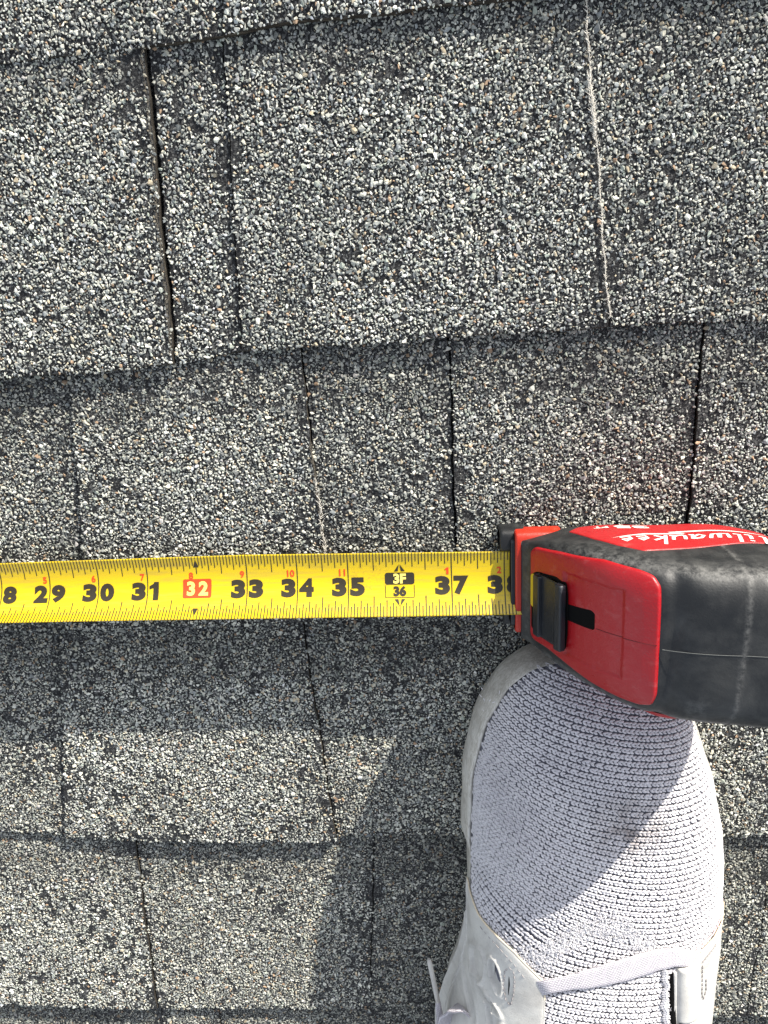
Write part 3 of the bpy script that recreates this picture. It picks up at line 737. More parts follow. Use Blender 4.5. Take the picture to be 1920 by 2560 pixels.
def stroke_mesh(strokes, place, w, off):
    """ribbon pen strokes -> one mesh; strokes are lists of (u, v) or (u, v, width factor)"""
    V, F = [], []
    for s in strokes:
        P = np.array([(q[0], q[1]) for q in s], float); ws = np.array([q[2] if len(q) > 2 else 1 for q in s])
        d = np.r_[0, np.cumsum(np.linalg.norm(np.diff(P, axis=0), axis=1))]; n_ = max(6, int(d[-1]/.12))
        t = np.linspace(0, d[-1], n_); Q = np.stack([np.interp(t, d, P[:, 0]), np.interp(t, d, P[:, 1])], 1); wi = np.interp(t, d, ws)*w/2
        T = np.gradient(Q, axis=0); T /= np.linalg.norm(T, axis=1)[:, None]+1e-9; N = np.stack([-T[:, 1], T[:, 0]], 1)
        b_0 = len(V)
        for k in range(n_):
            V.append(Q[k]+N[k]*wi[k]); V.append(Q[k]-N[k]*wi[k])
        F += [(b_0+2*k, b_0+2*k+1, b_0+2*k+3, b_0+2*k+2) for k in range(n_-1)]
    V = np.array(V)
    return place(V[:, 0], V[:, 1], off), F
def logo_place(u, v, off):
    """u runs right to left on the case side, v up; the words follow a shallow arc"""
    a = 4.20-u; s = (a-2.65)
    c = 1.02+v+.14*s*s*.55
    return side_pt(a, c, off)
def shear(st, k=.32): return [[(x+k*y, y)+tuple(r) for (x, y, *r) in s] for s in st]
LET = {  # lower-case height 1
 'M': (1.75, [[(0, 0), (.25, 1.75)], [(.25, 1.75), (.62, .35), (1.15, 1.75)], [(1.15, 1.75), (1.15, .1), (1.45, .05)]]),
 'i': (.55, [[(.1, 1), (.1, .15), (.45, .1)], [(.1, 1.35, 1.2), (.1, 1.5, 1.2)]]),
 'l': (.55, [[(.1, 1.8), (.1, .15), (.45, .1)]]),
 'w': (1.35, [[(.05, 1), (.15, .05), (.55, .1), (.62, .95)], [(.62, .95), (.7, .05), (1.05, .15), (1.15, 1)]]),
 'a': (1.05, [[(.75, .95), (.3, .95), (.05, .5), (.2, .05), (.6, .2), (.78, .95)], [(.78, .95), (.75, .1), (1.0, .1)]]),
 'u': (1.1, [[(.05, 1), (.1, .1), (.5, .05), (.78, .4)], [(.8, 1), (.78, .1), (1.05, .1)]]),
 'k': (1.0, [[(.1, 1.8), (.08, 0)], [(.75, 1.0), (.15, .5), (.8, .0)]]),
 'e': (.95, [[(.1, .45), (.7, .6), (.55, .98), (.2, .85), (.05, .4), (.25, .03), (.85, .15)]]),
}
st_all = []; u = 0.0
for ch in 'Milwaukee':
    wd, st = LET[ch]; st_all += [[(x+u, y)+tuple(r) for (x, y, *r) in s] for s in st]; u += wd+.10
XH = .29; XS = 2.72/u
lw = [[(x*XS, y*XH, *r) for (x, y, *r) in s] for s in shear(st_all, .30)]
v_, f_ = stroke_mesh(lw, lambda a, b_, o: logo_place(a+.02, b_+.10, o), .058, .024)
part('lettering', v_, [tuple(q)[::-1] for q in f_], M_WHITE, side)
bolt = [(.15, -.06), (.55, -.12), (1.15, -.20), (1.75, -.16), (1.68, -.06), (2.15, -.10), (2.80, .10), (2.15, -.02), (1.50, .02), (1.60, -.09), (1.10, -.12), (.5, -.06)]
Pb = np.array(bolt)
V = logo_place(Pb[:, 0]+.05, Pb[:, 1]+.03, .024)
Fb = [(0, 1, 11), (1, 2, 10, 11), (2, 3, 9, 10), (3, 4, 8, 9), (4, 5, 7, 8), (5, 6, 7)]
# denser bolt so that it follows the side
bm = bmesh.new(); vs_ = [bm.verts.new((p[0], p[1], 0)) for p in bolt]
for q in Fb: bm.faces.new([vs_[i] for i in q])
for c in np.arange(0, 2.8, .12): bmesh.ops.bisect_plane(bm, geom=bm.verts[:]+bm.edges[:]+bm.faces[:], plane_co=(c, 0, 0), plane_no=(1, 0, 0))
bm.verts.ensure_lookup_table(); bm.verts.index_update()
P = np.array([q.co[:] for q in bm.verts]); Fc = [[q.index for q in f.verts] for f in bm.faces]; bm.free()
part('lightning_bolt', logo_place(P[:, 0]+.05, P[:, 1]+.03, .024), Fc, M_WHITE, side)
def size_place(x, v, off): return side_pt(2.20-x, .40+v, off)
put_text('35', .28, 0, .27, M_WHITE, .045, 1.0, .024, fn=size_place, parent=side, name='lettering', width=.60)
put_text('FT', .82, .0, .16, M_WHITE, .03, 1.0, .024, fn=size_place, parent=side, name='lettering', width=.26)
# hook at the far end of the blade, out of the picture
v_ = [blade_pt(-27.2, -.45, .01), blade_pt(-27.2, .45, .01), blade_pt(-26.4, .3, .02), blade_pt(-26.4, -.3, .02), blade_pt(-27.25, .45, -.45), blade_pt(-27.25, -.45, -.45)]
part('end_hook', v_, [(0, 3, 2, 1), (0, 1, 4, 5)], M_SEAM, tape, False)

# ------------------------------------------------------------------ shoe
shoe = root('shoe', (4.9, -18.0, .10), 'white knitted sneaker with off-white leather eyestay and laces, toe pointing at the tape measure', 'shoe')
yy = np.concatenate([[-11.381], -11.38-.6*np.linspace(.02, 1, 24)**1.6, np.linspace(-12.05, -25.4, 130), np.linspace(-25.45, -26.15, 12)])
tt = np.sin(np.linspace(-math.pi/2, math.pi/2, 61))
XL_, XR_ = sxl(yy), sxr(yy); cx0, hwx = (XL_+XR_)/2, (XR_-XL_)/2
X = cx0[:, None]+hwx[:, None]*tt[None, :]; Y = np.repeat(yy[:, None], 61, 1)
Z = shoe_z(X, Y)
opening = ((X-4.75)/1.35)**2+((Y+23.4)/1.9)**2
Z = np.where(opening < 1, Z-.9*np.clip((1-opening)*4, 0, 1), Z)
Vv = np.stack([X, Y, Z-.03], -1).reshape(-1, 3)
base = part('knit_upper', Vv, [list(f) for f in grid_faces(len(yy), 61)], M_LINING, shoe)
# stitches: small loops laid in braided ribs over the upper
def rib_slope(x, y):
    k = np.interp(y, [-18.5, -17.2, -15.5, -14.0, -12.5, -11.4], [.5, .85, .85, .70, .45, .30])
    s = -k*np.clip((7.4-x)/4.9, 0, 1.1)**2.1-np.interp(y, [-14, -12], [.035, .14])
    s *= 1-.7/(1+np.exp((y+17.4)/.15))/(1+np.exp(-(x-3.5)/.12))
    s += .05*np.sin((x-2.6)*2.2+.7*y)*np.exp(-((x-3.3)/1.1)**2)      # slight creases
    return s
cy_ = np.linspace(-11.4, -20.2, 3000); cz_ = shoe_z(np.full(3000, 5.0), cy_); ss = np.r_[0, np.cumsum(np.hypot(np.diff(cy_), np.diff(cz_)))]
PITCHR = .128
starts = np.interp(np.arange(.03, ss[-1], PITCHR), ss, cy_)
extra = -11.4+np.arange(1, 30)*.16        # ribs that start beyond the toe tip and come in on the left/right
SF = []; SP = []; SN = []; SA = []; SB = []; SW = []
def leather_x(y):   # inner edge of the left leather panel
    return np.interp(y, [-19.3, -18.9, -18.43, -18.0, -17.86, -17.59, -17.47, -17.4], [3.6, 3.64, 3.67, 3.68, 3.47, 3.12, 2.74, 2.2])
def normal_at(x, y, e=.02):
    zx = (shoe_z(x+e, y)-shoe_z(x-e, y))/(2*e); zy = (shoe_z(x, y+e)-shoe_z(x, y-e))/(2*e)
    n_ = np.array([-float(zx), -float(zy), 1.0]); return n_/np.linalg.norm(n_)
XG = np.linspace(0, 1, 1)
def march_rib(ys, ri):
    out = []
    for dirn in (-1, 1):
        x, y = 5.0, ys; z = float(shoe_z(x, y)); step = .012; acc = 0.0; nxt = .083*((ri*.618) % 1) if dirn > 0 else .083*(1-(ri*.618) % 1); pts = []
        while True:
            s = float(rib_slope(x, y)); x2 = x+dirn*step; y2 = y+dirn*step*s
            if y2 > -11.39 or x2 < sxl(y2)+.012 or x2 > sxr(y2)-.012 or y2 < -21: break
            z2 = float(shoe_z(x2, y2)); d = math.sqrt(step**2+(y2-y)**2+(z2-z)**2)
            step = min(.02, .02*.02/max(d, 1e-4)*1.0); step = max(step, .002)
            while acc+d >= nxt:
                f_ = (nxt-acc)/d; pts.append((x+(x2-x)*f_, y+(y2-y)*f_, z+(z2-z)*f_, nxt*dirn)); nxt += .083
            acc += d
            x, y, z = x2, y2, z2
        out += pts[::-1] if dirn < 0 else pts
    return out
def fill_ribs():
    ribs = []
    for ri, ys in enumerate(starts):
        p = march_rib(float(ys), ri)
        if len(p) > 6: ribs.append((ri, p))
    return ribs
ribs = fill_ribs()
RX_ = [np.array(p) for _, p in ribs]
for ri, p in ribs:
    P = np.array(p); T = np.gradient(P[:, :3], axis=0); T /= np.linalg.norm(T, axis=1)[:, None]+1e-9
    o_ = RX_[min(ribs.index((ri, p))+1, len(RX_)-1)]; q_ = RX_[max(ribs.index((ri, p))-1, 0)]
    gap = 0
    for w_ in (o_, q_):
        dy_ = np.interp(P[:, 0], w_[:, 0], w_[:, 1])-P[:, 1]; dz_ = np.interp(P[:, 0], w_[:, 0], w_[:, 2])-P[:, 2]
        nn_ = np.stack([np.zeros(len(P)), dy_, dz_], 1); nn_ = nn_-(nn_*T).sum(1)[:, None]*T
        gap = gap+np.linalg.norm(nn_, axis=1)*(.5 if w_ is not P else .5)
    fit = np.clip(gap/PITCHR, .55, 1.7)
    for k in range(len(P)):
        x, y, z, s = P[k]
        if x < leather_x(y)-.08 and y < -17.35: continue
        if y < -19.6: continue
        n_ = normal_at(x, y)
        side_ = np.cross(n_, T[k]); side_ /= np.linalg.norm(side_)
        dash = .5+.5*math.sin(2*math.pi*(s/.235+ri*.5)+1.3*math.sin(ri*2.4+s*.7)+.8*math.sin(ri*.9-s*1.3))
        tight = (1.0 if dash > .40 else .80)*fit[k]
        SF.append(fit[k]); SP.append((x, y, z)); SN.append(n_); SA.append(T[k]); SB.append(side_); SW.append(tight)
SF, SP, SN, SA, SB, SW = map(np.array, (SF, SP, SN, SA, SB, SW))
# low-poly loop: 6-sided spindle of 4 rings
def spindle():
    V = [(0, -.5, 0)]; F = []
    for q, r in ((-.30, .36), (0, .5), (.30, .38)):
        for a in range(6): V.append((r*math.cos(a*math.pi/3), q, r*math.sin(a*math.pi/3)))
    V.append((0, .5, 0)); e = len(V)-1
    for a in range(6):
        b_ = (a+1) % 6
        F.append((0, 1+a, 1+b_)); F.append((e, 13+b_, 13+a))
        for r in (1, 7):
            F.append((r+a, r+6+a, r+6+b_)); F.append((r+a, r+6+b_, r+b_))
    return np.array(V), np.array(F)
tv, tf = spindle()
n_s = len(SP)
allV, allF = [], []
for leg in (-1, 1):
    jit = rng.normal(0, .06, n_s)
    an = leg*(.42+jit)*np.clip(SF, .5, 1.1); 
    D = SA*np.cos(an)[:, None]+SB*np.sin(an)[:, None]*1.0
    Wd = np.cross(SN, D)
    ctr = SP+SB*(leg*.0275*SW)[:, None]+SN*(.004+rng.normal(0, .003, n_s))[:, None]+SA*rng.normal(0, .006, n_s)[:, None]
    ln_, wd_, hg_ = .112*rng.uniform(.9, 1.1, n_s), .056*SW*rng.uniform(.88, 1.12, n_s), .055
    V = ctr[:, None, :]+Wd[:, None, :]*(tv[None, :, 0:1]*wd_[:, None, None])+D[:, None, :]*(tv[None, :, 1:2]*ln_[:, None, None])+SN[:, None, :]*(tv[None, :, 2:3]*hg_)
    allF.append((tf[None]+(np.arange(n_s)*len(tv))[:, None, None]+sum(len(q) for q in allV)).reshape(-1, 3)); allV.append(V.reshape(-1, 3))
kn = part('knit_stitches', np.vstack(allV), np.vstack(allF), M_YARN, shoe); kn.parent = base; kn['kind'] = 'stuff'
# worn fluffy patch above the lace
def fluff(name, n_, xr, yr, ln, parent, dens=None):
    V, F = [], []
    for _ in range(n_):
        x = rng.uniform(*xr); y = rng.uniform(*yr)
        if dens and rng.random() > dens(x, y): continue
        z = float(shoe_z(x, y)); p = np.array([x, y, z+.02]); d = rng.normal(0, 1, 3); d[2] = abs(d[2])*.35; d /= np.linalg.norm(d)
        L = rng.uniform(*ln); q = rng.normal(0, .25, 3)*L; pts = [p, p+d*L*.5+q*.4+np.array([0, 0, .012]), p+d*L+q+np.array([0, 0, -.005])]
        v_, f_ = tube(pts, [.006, .0075, .003], 4); b_0 = len(V); V += list(v_); F += [[i+b_0 for i in f] for f in f_]
    o = part(name, np.array(V), F, M_FUZZ, parent); o.parent = base; o['kind'] = 'stuff'
def fl_d(x, y):
    yc = -17.75+1.08*math.exp(-((x-4.85)/1.05)**2)
    return math.exp(-((y-yc)/.22)**2) if 3.2 < x < 5.9 else 0
fluff('yarn_fluff', 12000, (3.2, 5.9), (-18.2, -16.2), (.02, .055), shoe, fl_d)
fluff('stray_fibres', 700, (2.5, 7.3), (-19.0, -12.0), (.03, .08), shoe)

# midsole
def sole_ring(z, o_l, o_r):
    ysr = np.concatenate([np.linspace(-11.38, -12.0, 14), np.linspace(-12.1, -25.6, 90), np.linspace(-25.7, -26.2, 8)])
    Lp = np.stack([sxl(ysr), ysr], 1); Rp = np.stack([sxr(ysr), ysr], 1)[::-1]
    P = np.vstack([Lp, Rp[1:-1]])
    P = resample(P, 260, True); P = (np.roll(P, 1, 0)+P*2+np.roll(P, -1, 0))/4
    T = np.roll(P, -1, 0)-np.roll(P, 1, 0); N = np.stack([T[:, 1], -T[:, 0]], 1); N /= np.linalg.norm(N, axis=1)[:, None]
    cen = P.mean(0)
    N *= np.sign(((P-cen)*N).sum(1)).mean()
    o_ = np.where(N[:, 0] < 0, o_l, o_r)*np.clip(np.abs(N[:, 0])*1.4+.35, 0, 1)
    o_ = o_*np.interp(P[:, 1], [-18.2, -16.4, -15.9, -13, -11.6, -11.3], [.25, .25, 1, 1, .8, .35])
    o_ = .86*o_*np.interp(P[:, 1], [-12.4, -11.9, -11.4], [1, .65, .05])+.010*np.sin(P[:, 1]*5.1)
    Q = P+N*o_[:, None]
    return np.column_stack([Q, np.full(len(Q), z)])
rings_ = [(.90, -.05, -.05), (.98, -.01, -.02), (1.01, .03, .0), (.99, .07, .02), (.93, .11, .04), (.84, .15, .06), (.72, .19, .08), (.60, .215, .09), (.50, .22, .09), (.42, .22, .09), (.34, .215, .08), (.24, .20, .05), (.225, .17, .04), (.16, .18, .04), (.11, .14, .0)]
RV = np.array([sole_ring(*r) for r in rings_])
part('midsole', RV.reshape(-1, 3), [list(f) for f in grid_faces(len(rings_), 260, wrap_v=True)]+[[(len(rings_)-1)*260+q for q in range(260)]], M_SOLE, shoe)
# leather panels: sheets lying just over the upper
def dents(x, y, ds):
    o_ = 0
    for (cx, cy, a, b_, an, dep) in ds:
        ca, sa = math.cos(an), math.sin(an); u = ((x-cx)*ca+(y-cy)*sa)/a; v = (-(x-cx)*sa+(y-cy)*ca)/b_
        r = np.sqrt(u*u+v*v); o_ = o_-dep*np.exp(-np.clip(r, 0, 9)**4)+dep*.45*np.exp(-((r-1.25)/.22)**2)
    return o_
def sheet(name, ys_, xa, xb, m, parent, off=.075, nx=60, ds=(), thick=.06, edge_r=.04):
    V = []; n_ = len(ys_)
    S_ = np.linspace(0, 1, nx)
    X = np.array([xa(y)+(xb(y)-xa(y))*S_ for y in ys_]); Y = np.repeat(np.array(ys_)[:, None], nx, 1)
    Z = shoe_z(np.maximum(X, sxl(Y)+.0), Y)
    Z = np.where(X < sxl(Y), Z0-(sxl(Y)-X)*1.6, Z)
    e = .02; Zx = (shoe_z(X+e, Y)-shoe_z(X-e, Y))/(2*e); Zx = np.where(X < sxl(Y)+.05, 6.0, np.clip(Zx, -6, 6)); L = np.sqrt(1+Zx**2)
    o_ = off+(dents(X, Y, ds) if len(ds) else 0)
    d = np.minimum(np.abs(xb(Y)-X) if callable(xb) else 9, np.abs(np.max(ys_)-Y)); o_ = o_-.035*np.exp(-d/.03)
    A = np.stack([X-Zx/L*o_, Y, Z+1/L*o_], -1); B_ = np.stack([X-Zx/L*(o_-thick), Y, Z+1/L*(o_-thick)], -1)
    k = n_*nx; F = [list(f) for f in grid_faces(n_, nx)]; F += [[q+k for q in f][::-1] for f in F]
    for i in range(n_-1):
        F.append([i*nx, (i+1)*nx, k+(i+1)*nx, k+i*nx]); F.append([(i+1)*nx+nx-1, i*nx+nx-1, k+i*nx+nx-1, k+(i+1)*nx+nx-1])
    for j in range(nx-1):
        F.append([j+1, j, k+j, k+j+1]); F.append([k-nx+j, k-nx+j+1, 2*k-nx+j+1, 2*k-nx+j])
    part(name, np.vstack([A.reshape(-1, 3), B_.reshape(-1, 3)]), F, m, parent)
    return bpy.data.objects[name] if name in bpy.data.objects else None
def xl_in(y): return sxl(y)-.0
LE_Y = [-22, -18.9, -18.43, -18.0, -17.95, -17.86, -17.59, -17.47, -17.4]
LE_X = [3.6, 3.64, 3.67, 3.68, 3.6, 3.47, 3.12, 2.7, 2.28]
def leather_edge(y): return np.interp(y, LE_Y, LE_X)
# left panel follows its slanted front edge, so build it in (edge, down) space
def panel_left():
    E = resample([(2.26, -17.0), (2.30, -17.2), (2.44, -17.40), (2.74, -17.47), (3.12, -17.61), (3.47, -17.87), (3.68, -18.03)], 120)
    n_d = 230; V = []
    nx = len(E)
    for j in range(n_d):
        t = j/(n_d-1)
        # lower end line at y = -21.5 from the left outline to the inner edge
        end = np.stack([np.interp(np.linspace(0, 1, nx), [0, 1], [1.55, 3.5]), np.full(nx, -21.6)], 1)
        row = E*(1-t)+end*t
        # keep the inner edge straight down from the corner and the outer edge on the outline
        s = np.linspace(0, 1, nx)
        row[:, 0] = row[:, 0]+(s**3)*(np.interp(row[-1, 1], LE_Y, LE_X)-row[-1, 0])
        lo = sxl(row[:, 1]); row[:, 0] = np.maximum(row[:, 0], lo-.02+s*.0)
        row[:, 0] = row[:, 0]+((1-s)**4)*(sxl(row[0, 1])-.03-row[0, 0])
        V.append(row)
    V = np.array(V); X, Y = V[..., 0], V[..., 1]
    Z = shoe_z(np.maximum(X, sxl(Y)+.002), Y); e = .02
    Zx = np.clip((shoe_z(X+e, Y)-shoe_z(X-e, Y))/(2*e), -5, 5); Zx = np.where(X < sxl(Y)+.05, 5.0, Zx); L = np.sqrt(1+Zx**2)
    DS = [(2.44, -18.62, .10, .34, -.10, .13), (2.77, -18.42, .095, .30, .12, .13), (2.56, -19.12, .24, .10, -.3, .11), (2.64, -19.42, .06, .32, .1, .08), (2.88, -19.75, .10, .32, .0, .09), (2.25, -19.6, .09, .28, .2, .07)]
    o_ = .085+dents(X, Y, DS)+.010*vnoise(X, Y, 3.0, 2)
    s = np.linspace(0, 1, nx)[None, :]; t = np.linspace(0, 1, n_d)[:, None]
    o_ = o_-.03*np.exp(-(t*4)/.03)-.03*np.exp(-((1-s)*2)/.03)
    A = np.stack([X-Zx/L*o_, Y, Z+1/L*o_], -1); B_ = np.stack([X-Zx/L*(o_-.09), Y, Z+1/L*(o_-.09)], -1)
    k = n_d*nx; F = [list(f)[::-1] for f in grid_faces(n_d, nx)]; F += [[q+k for q in f][::-1] for f in F]
    for i in range(n_d-1):
        F.append([i*nx, (i+1)*nx, k+(i+1)*nx, k+i*nx][::-1]); F.append([(i+1)*nx+nx-1, i*nx+nx-1, k+i*nx+nx-1, k+(i+1)*nx+nx-1][::-1])
    for j in range(nx-1): F.append([j+1, j, k+j, k+j+1][::-1])
    p = part('leather_panel', np.vstack([A.reshape(-1, 3), B_.reshape(-1, 3)]), F, M_LEA, shoe)
    return p, A
lp, LA = panel_left()
# cream piping along the front and inner edge of the panel
edge = np.vstack([LA[0], LA[:135, -1]]); edge = resample(edge, 160)
v_, f_ = tube(edge[:100]+np.array([0, .012, .0]), .018, 6); part('piping', v_, f_, M_TRIM, lp)
v_, f_ = tube(LA[:155, -1]+np.array([.0, 0, -.01]), .020, 6); part('piping', v_, f_, M_LEA, lp)
def stitch_line(pts, parent, ln=.07, gap=.035, r=.012, m=None):
    P = resample(pts, 400); d = np.r_[0, np.cumsum(np.linalg.norm(np.diff(P, axis=0), axis=1))]; s = 0.0; V = []; F = []
    while s+ln < d[-1]:
        q = np.array([[np.interp(s+ln*u, d, P[:, k]) for k in range(3)] for u in (0, .25, .5, .75, 1)]); q[:, 2] += np.array([0, .010, .013, .010, 0])
        v_, f_ = tube(q, [r*.6, r, r, r, r*.6], 5); b_0 = len(V); V += list(v_); F += [[i+b_0 for i in f] for f in f_]; s += ln+gap
    o = part('stitching', np.array(V), F, m or M_THREAD, shoe); o.parent = parent; return o
def on_shoe(x, y, off=.09):
    n_ = normal_at(x, y); return np.array([x, y, float(shoe_z(x, y))])+n_*off
sl = [on_shoe(x, y, .085) for x, y in ((2.50, -17.6), (2.80, -17.68), (3.10, -17.84), (3.35, -18.10))]
stitch_line(sl, lp, .09, .03, .010)
slot = [(3.02, -17.99), (3.10, -18.03), (3.12, -18.2), (3.10, -18.55), (3.04, -18.84), (2.95, -18.80), (2.91, -18.5), (2.94, -18.15), (3.02, -17.99)]
stitch_line([on_shoe(x, y, .082) for x, y in slot], lp, .075, .03, .015)
# lace slot cut inside the stitching
v_, f_ = tube([on_shoe(x, y, .070) for x, y in ((3.02, -18.16), (3.02, -18.4), (3.0, -18.66))], [.01, .022, .01], 8); part('lace_slot', v_, f_, M_HOLE, lp)
# right eyestay: rolled leather strip standing on the upper, and the outer leather beside it
def patch_on(name, rows, off, m, parent, thick=.07, flip=False):
    """rows: list of polylines (x, y), equal count"""
    R_ = np.array([resample(r, 26) for r in rows]); nr, nc = R_.shape[:2]
    X, Y = R_[..., 0], R_[..., 1]; N = np.array([[normal_at(x, y) for x, y in r] for r in R_]); Z = shoe_z(np.minimum(X, sxr(Y)-.003), Y)
    P = np.stack([X, Y, Z], -1); o_ = off if np.ndim(off) else np.full((nr, nc), off)
    A = P+N*o_[..., None]; B_ = P+N*(o_-thick)[..., None]; k = nr*nc
    F = [list(f) for f in grid_faces(nr, nc)]; F += [[q+k for q in f][::-1] for f in F]
    for i in range(nr-1): F += [[i*nc, k+i*nc, k+(i+1)*nc, (i+1)*nc], [(i+1)*nc+nc-1, k+(i+1)*nc+nc-1, k+i*nc+nc-1, i*nc+nc-1]]
    for j in range(nc-1): F += [[j+1, k+j+1, k+j, j], [k-nc+j, 2*k-nc+j, 2*k-nc+j+1, k-nc+j+1]]
    if flip: F = [f[::-1] for f in F]
    return part(name, np.vstack([A.reshape(-1, 3), B_.reshape(-1, 3)]), F, m, parent)
rows = []
for t in np.linspace(0, 1, 40):
    y0, y1 = -17.78-t*3.6, -17.60-t*3.6
    rows.append([(6.22, y0), (6.6, y0+.02), (7.0, y1+.02), (7.4, y1+.12), (7.64, y1+.14)])
off = np.repeat((.06+.0*np.linspace(0, 1, 26))[None], 40, 0)
rp = patch_on('leather_panel', rows, off, M_LEA, shoe)
rows = []
for t in np.linspace(0, 1, 40):
    y0 = -17.70-t*1.16
    rows.append([(6.28, y0), (6.5, y0), (6.74, y0)])
u = np.linspace(-1, 1, 26); off = np.repeat((.03+.19*np.sqrt(np.clip(1-u**2, 0, 1)))[None], 40, 0)
off[0] *= .6; off[-1] *= .6
patch_on('eyestay_loop', rows, off, M_LEA, rp, .12)
rows = [[(6.3, y), (6.52, y), (6.76, y)] for y in np.linspace(-19.15, -20.6, 40)]
patch_on('eyestay_loop', rows, off, M_LEA, rp, .12)
v_, f_ = tube([on_shoe(x, y, .075) for x, y in ((6.52, -17.52), (6.85, -17.54), (7.15, -17.50), (7.4, -17.46), (7.6, -17.42))], .020, 6); part('piping', v_, f_, M_TRIM, rp)
v_, f_ = tube([on_shoe(x, y, .05) for x, y in ((6.55, -17.45), (6.85, -17.47), (7.15, -17.43), (7.4, -17.38), (7.6, -17.34))], .016, 6); part('piping', v_, f_, mat('faded_pink_thread', (.50, .36, .37), .9)[0], rp)
stitch_line([on_shoe(x, y, .07) for x, y in ((6.84, -17.82), (7.0, -17.76), (7.25, -17.74))], rp, .06, .02, .014)
stitch_line([on_shoe(x, y, .07) for x, y in ((6.85, -17.9), (6.86, -18.55), (6.9, -18.7), (6.97, -18.55), (6.95, -18.2))], rp, .07, .03, .013)
# dark gap beside the tongue
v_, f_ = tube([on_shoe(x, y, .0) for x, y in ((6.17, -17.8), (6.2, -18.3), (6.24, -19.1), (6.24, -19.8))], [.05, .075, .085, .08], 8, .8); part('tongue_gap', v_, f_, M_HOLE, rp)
# tongue: a raised knit strip under the lace is the same upper; a hem of coarser loops closes its right side
hem = [on_shoe(6.03+.025*math.sin(y*9)+.02*math.sin(y*23), y, .04) for y in np.linspace(-17.65, -19.7, 44)]
V, F = [], []
for i in range(0, 43):
    for s in (-1, 1):
        p = hem[i]; q = p+np.array([s*.045, -.055, .02]); v_, f_ = tube([p+np.array([-s*.03, .02, 0]), (p+q)/2+np.array([0, 0, .03]), q], [.018, .026, .016], 5)
        b_0 = len(V); V += list(v_); F += [[a+b_0 for a in f] for f in f_]
hm = part('tongue_hem', np.array(V), F, M_YARN, shoe); hm['kind'] = 'stuff'; hm.parent = base
# laces
def ribbon(name, path, width, m, parent, up=None, thick=.035, twist=None, nseg=60):
    P = resample(path, nseg); T = np.gradient(P, axis=0); T /= np.linalg.norm(T, axis=1)[:, None]
    V = []; L = np.r_[0, np.cumsum(np.linalg.norm(np.diff(P, axis=0), axis=1))]
    prof = [(-.5, 0), (-.46, .5), (-.3, .62), (-.1, .66), (.1, .66), (.3, .62), (.46, .5), (.5, 0), (.4, -.5), (0, -.5), (-.4, -.5)]
    w = np.broadcast_to(np.asarray(width, float), (nseg,)) if np.ndim(width) == 0 else np.interp(np.linspace(0, 1, nseg), np.linspace(0, 1, len(width)), width)
    UV = []
    for k in range(nseg):
        n_ = up(P[k]) if callable(up) else np.array(up if up is not None else (0, 0, 1.0))
        if twist is not None:
            an = np.interp(k/(nseg-1), np.linspace(0, 1, len(twist)), twist); c_, s_ = math.cos(an), math.sin(an); n_ = n_*c_+np.cross(T[k], n_)*s_
        s = np.cross(T[k], n_); s /= np.linalg.norm(s)+1e-9; n2 = np.cross(s, T[k])
        for a, b_ in prof: V.append(P[k]+s*a*w[k]+n2*b_*thick*1.2); UV.append((L[k], a*w[k]))
    q = len(prof); F = [list(f) for f in grid_faces(nseg, q, wrap_v=True)]; F += [list(range(q))[::-1], [(nseg-1)*q+i for i in range(q)]]
    o = part(name, np.array(V), F, m, shoe); me = o.data; uv = me.uv_layers.new(name='UVMap')
    for lp_ in me.loops: uv.data[lp_.index].uv = UV[lp_.vertex_index]
    o.parent = parent; return o
def shoe_up(p): return normal_at(float(p[0]), float(p[1]))
lacep = [on_shoe(x, y, o_) for x, y, o_ in ((3.48, -18.22, .02), (3.64, -18.12, .09), (3.74, -18.03, .12), (4.36, -17.82, .08), (5.14, -17.59, .08), (5.86, -17.41, .08), (6.22, -17.42, .09), (6.46, -17.52, .10), (6.62, -17.62, .07), (6.72, -17.72, -.04))]
ribbon('lace', lacep, [.34, .30, .32, .42, .46, .48, .48, .44, .36, .26], M_LACE, shoe, shoe_up, .030)
lace2 = [on_shoe(x, y, o_) for x, y, o_ in ((6.72, -19.0, .0), (6.54, -19.0, .12), (6.3, -19.06, .12), (5.7, -19.25, .08), (4.6, -19.6, .09), (3.8, -19.9, .1), (3.5, -20.0, .13))]
ribbon('lace', lace2, [.26, .34, .38, .42, .42, .38, .34], M_LACE, shoe, shoe_up, .030)
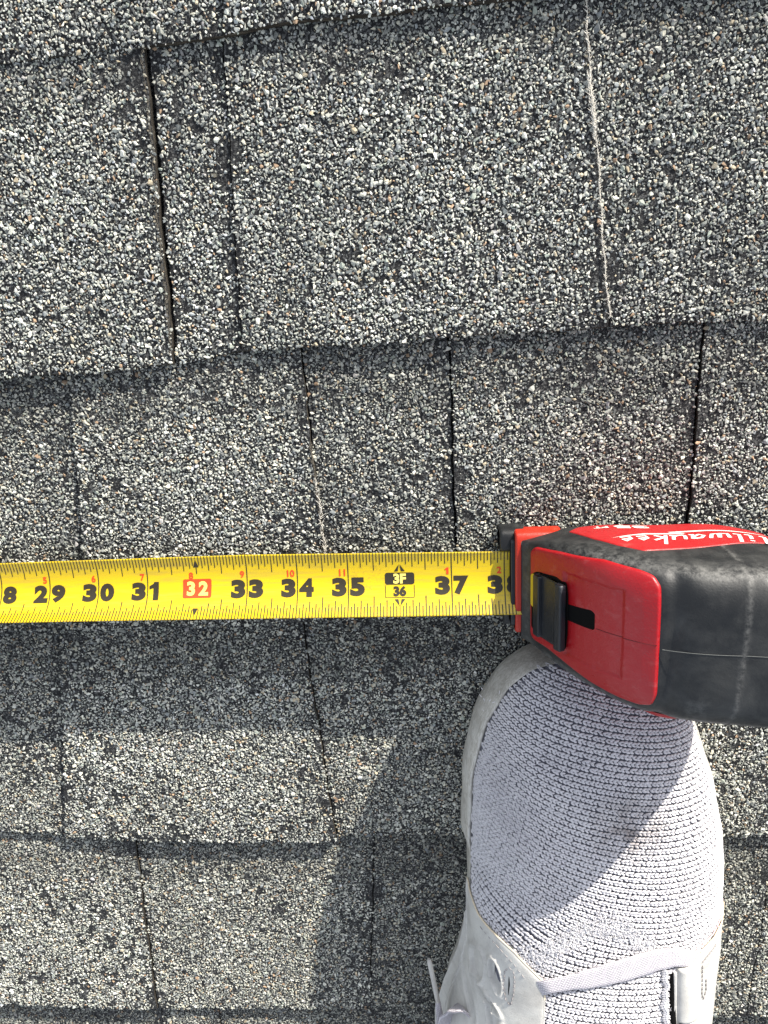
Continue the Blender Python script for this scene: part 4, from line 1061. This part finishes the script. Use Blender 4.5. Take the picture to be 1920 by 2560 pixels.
# loose lace end with its tip, and a bow loop, hanging at the left
tip = [(1.33, -20.35, 1.75), (1.05, -19.6, 1.30), (.93, -19.05, 1.10)]
tip = [(1.50, -20.95, 1.35), (1.46, -20.45, 1.28), (1.37, -19.9, 1.15), (1.28, -19.42, 1.00)]
ribbon('lace', [(1.75, -21.6, 1.6), (1.5, -21.1, 1.4)]+tip[:2], [.20, .2, .17, .12], M_LACE, shoe, (0, 0, 1), .05)
v_, f_ = tube(resample(tip[1:], 24), [.055]*2+[.058]*20+[.05, .03], 10); part('lace_tip', v_, f_, M_LEA, shoe)
ribbon('lace', [(1.62, -21.1, 1.45), (1.66, -20.5, 1.56), (1.80, -20.10, 1.68), (2.02, -19.95, 1.80), (2.24, -20.1, 1.92), (2.42, -20.6, 2.02), (2.55, -21.4, 2.1)], [.36, .40, .42, .44, .44, .44, .4], M_LACE, shoe, (0, 0, 1), .05, [0, .4, .8, .9, .5, .2, 0])
# rear quarter, collar and lining (below the picture)
q_ = sheet('quarter_panel', list(np.linspace(-18.2, -25.6, 90)), lambda y: sxl(y)-.10-.10*np.interp(y, [-22, -18.2], [1, 0]), lambda y: sxl(y)+.45+.0*y, M_LEA, shoe, .04, 30)
th_ = np.linspace(0, 2*math.pi, 60, endpoint=False)
col = np.array([[4.75+1.35*math.cos(a), -23.4+1.9*math.sin(a), 0] for a in th_]); col[:, 2] = shoe_z(col[:, 0], col[:, 1])
V = []; 
for k in range(60):
    for q in range(10):
        an = 2*math.pi*q/10; V.append(col[k]+np.array([math.cos(th_[k])*math.cos(an)*.2, math.sin(th_[k])*math.cos(an)*.2, math.sin(an)*.2]))
part('ankle_collar', V, [list(f) for f in grid_faces(60, 10, True, True)], M_LEA, shoe)
v_ = np.array([(4.2, -26.22, 1.2), (5.0, -26.22, 1.2), (4.9, -26.1, 4.2), (4.3, -26.1, 4.2), (4.2, -26.05, 1.2), (5.0, -26.05, 1.2), (4.9, -25.95, 4.2), (4.3, -25.95, 4.2)])
part('heel_tab', v_, [[0, 1, 2, 3], [7, 6, 5, 4], [0, 4, 5, 1], [1, 5, 6, 2], [2, 6, 7, 3], [3, 7, 4, 0]], M_LEA, shoe, False)
